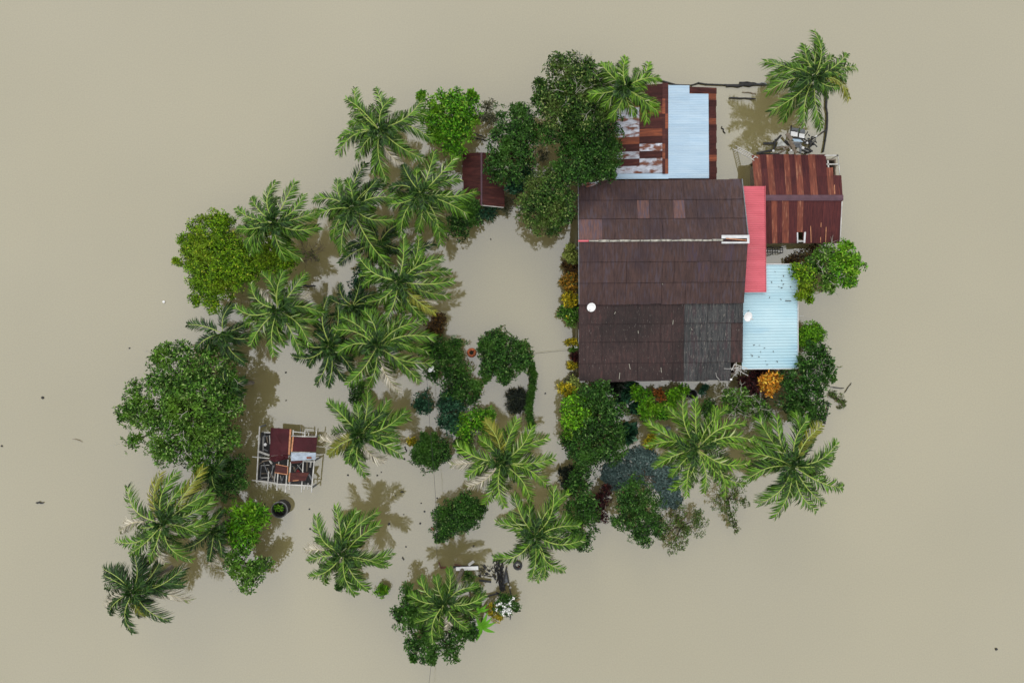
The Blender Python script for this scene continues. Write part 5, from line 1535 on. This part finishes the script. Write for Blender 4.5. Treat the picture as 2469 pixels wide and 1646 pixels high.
# white boards, crossing poles at the foot of the leaning palm
m = MB(); m.bar(QW('d4', 405, 278, .35), QW('d4', 772, 262, .35), .27, .08)
solo('white_board', m, M['foam'], 'long white board lying at the foot of the leaning palm', 'board')
m = MB(); m.bar(QW('d4', 610, 215, .3), QW('d4', 700, 150, .3), .2, .06)
solo('white_board', m, M['pipe_white'], 'short pale board behind the long white board', 'board')
m = MB(); m.bar(QW('d4', 360, 250, .2), QW('d4', 775, 232, .2), .16, .08)
solo('floating_log', m, M['timber_dark'], 'black beam just behind the long white board', 'log', 'driftwood on the flood water')
m = MB(); m.bar(QW('d4', 150, 262, .15), QW('d4', 240, 250, .15), .12, .06); m.bar(QW('d4', 125, 165, .18), QW('d4', 155, 262, .16), .08, .06)
solo('broken_pole', m, M['brown_red_timber'], 'reddish black L shaped pole left of the leaning palm', 'pole')
m = MB(); m.bar(QW('d4', 380, 205, .2), QW('d4', 490, 222, .2), .08, .05)
solo('broken_pole', m, M['brown_red_timber'], 'reddish brown stick left of the leaning trunk', 'pole')
hb = MB()
for i in range(120):
    t = random.random()
    cx_, cy_ = 1080 + t * 90 + random.uniform(-70, 80) * (1 - t * .5), 130 + t * 480
    a = random.uniform(-.6, .6) + 1.75
    L_ = random.uniform(40, 140)
    hb.tube([QW('d4', cx_ - math.cos(a) * L_ / 2, cy_ - math.sin(a) * L_ / 2, .03 + random.uniform(0, .25)), QW('d4', cx_ + math.cos(a) * L_ / 2, cy_ + math.sin(a) * L_ / 2, .05 + random.uniform(0, .3))], random.uniform(.012, .035), 4)
for i in range(60):
    cx_, cy_ = 870 + random.uniform(-90, 200), 300 + random.uniform(-90, 110)
    a = random.uniform(0, 3.14); L_ = random.uniform(20, 70)
    hb.tube([QW('d4', cx_ - math.cos(a) * L_ / 2, cy_ - math.sin(a) * L_ / 2, .04), QW('d4', cx_ + math.cos(a) * L_ / 2, cy_ + math.sin(a) * L_ / 2, .08)], random.uniform(.01, .022), 4)
solo('brush_heap', hb, M['timber_dark'], 'dark brushwood heap floating above the white flowered bush', 'heap')
for (x0, y0, x1, y1, w, lb) in ((785, 465, 985, 490, .15, 'black pole at the left of the brushwood heap'), (1240, 250, 1180, 520, .12, 'black pole on the right side of the brushwood heap'), (1240, 330, 1310, 720, .10, 'long black pole reaching into the white flowered bush'),
                                (900, 730, 1110, 680, .12, 'black pole above the yellow speckled shrub'), (1015, 390, 1060, 460, .10, 'short black pole in the middle of the brushwood heap'), (1060, 660, 1165, 710, .09, 'reddish black pole end at the foot of the brushwood heap'),
                                (990, 50, 1045, 100, .07, 'thin black twig at the top of the brushwood heap'), (1305, 1040, 1296, 1110, .07, 'short dark pole below the white flowered bush'), (1150, 640, 1190, 540, .12, 'black pole crossing low in the brushwood heap')):
    m = MB(); m.bar(QW('d4', x0, y0, .22), QW('d4', x1, y1, .22), w, .07)
    solo('broken_pole', m, M['timber_dark'], lb, 'pole', 'poles around the brushwood heap')
panel('bluish sheet between two poles of the brushwood heap', [(1230, 345), (1260, 490), (1185, 530)], .12, 'timber_grey', 'blue_sheet', 'sheet', .03, 'd4')
for (x, y, lb) in ((1262, 532, 'cream coconut husk on the long pole, upper of two'), (1296, 586, 'cream coconut husk on the long pole, lower of two'), (1045, 180, 'white scrap at the top of the brushwood heap')):
    lump(QW('d4', x, y, .3), .10, 'twig', lb, 'husk', 'coconut_husk', None)
for (x, y) in ((875, 240), (915, 362), (955, 310), (800, 390)):
    lump(QW('d4', x, y, .05), .13, 'timber_dark', 'dark coconut floating beside the brushwood heap', 'coconut', 'coconut', 'coconuts by the brushwood heap')

# T shaped white pole, stones, rack
m = MB(); m.bar(QW('d5', 250, 600, .9), QW('d5', 480, 450, 1.0), .09, .07); m.bar(QW('d5', 228, 550, .95), QW('d5', 272, 636, .95), .13, .09); m.bar(QW('d5', 276, 440, .8), QW('d5', 292, 550, .8), .05, .04)
solo('white_pole', m, M['pipe_white'], 'T shaped white pole lying in the shrubs under the front eave', 'pole')
for (pts, mt, lb) in (([(880, 1050), (930, 1030), (995, 1095), (960, 1145), (920, 1110)], 'torn_sheet', 'angular pale stone left of the palm below the house'), ([(985, 1015), (1060, 1000), (1090, 1040), (1060, 1090), (1000, 1080)], 'concrete', 'grey stone half under a frond left of the palm below the house')):
    m = MB(); ps = [QW('d5', x, y, .3) for x, y in pts]
    cpt = sum(ps, Vector()) / len(ps)
    vs = [p - Vector((0, 0, .4)) for p in ps] + [p for p in ps] + [cpt + (p - cpt) * .6 + Vector((0, 0, .12)) for p in ps]
    n = len(ps); fs = []
    for r_i in (0, 1):
        for i in range(n):
            j = (i + 1) % n
            fs.append((r_i * n + i, r_i * n + j, (r_i + 1) * n + j, (r_i + 1) * n + i))
    fs.append(tuple(2 * n + i for i in range(n))); m.add(vs, fs)
    solo('stone', m, M[mt], lb, 'stone')
rack = empty('metal_rack', (QW('b3', 620, 905, 0).x, QW('b3', 620, 905, 0).y, 0), 'black metal lattice rack in the shade between red roof and striped shed', 'rack')
for i in range(7):
    x = 560 + i * 23
    m = MB(); m.bar(QW('b3', x, 882, .5), QW('b3', x + 2, 930, .5), .04, .04); m.build('bar', M['timber_dark'], rack)
for y in (882, 905, 930):
    m = MB(); m.bar(QW('b3', 555, y, .53), QW('b3', 702, y, .53), .05, .04); m.build('rail', M['timber_dark'], rack)
for x, y in ((558, 884), (700, 884), (558, 929), (700, 929)):
    p = QW('b3', x, y, .5); m = MB(); m.box((p.x, p.y, -.3), (.05, .05, 1.55)); m.build('leg', M['timber_dark'], rack)
m = MB()
pc = QW('b3', 570, 920, .35)
m.tube([pc + Vector((math.cos(a * .4) * .32, math.sin(a * .4) * .32, 0)) for a in range(9, 16)], .025, 6)
m.build('hoop', M['timber_dark'], rack)

# overhead wires
def wire(label, pts, r=.012):
    m = MB(); m.tube(pts, r, 5); solo('overhead_wire', m, M['cable'], label, 'wire')
def span(a, b, sag, n=14):
    return [a.lerp(b, i / n) - Vector((0, 0, sag * 4 * (i / n) * (1 - i / n))) for i in range(n + 1)]
p_house, p_bush = QW('c7', 1490, 262, 2.3), QW('c7', 1170, 296, 2.3)
wire('thin black wire running from the house wall to the lone rounded bush', span(p_house, p_bush, .12))
wp = [QW('c7', 405, 470, 2.6), QW('c7', 428, 830, 2.5), QW('c7', 458, 1180, 2.4), QW('c7', 475, 1440, 2.4), QW('c8', 486, 640, 2.4)]
wire('long thin wire running down the garden beside the lower palms', wp)
wire('thin wire leaving the frame at the bottom edge', [QW('c8', 442, 1420, 2.4), QW('c8', 425, 1568, 2.4), W(1030, 1720, 2.4)])
print('LEAVES', LEAVES, 'objects', len(COL.objects))
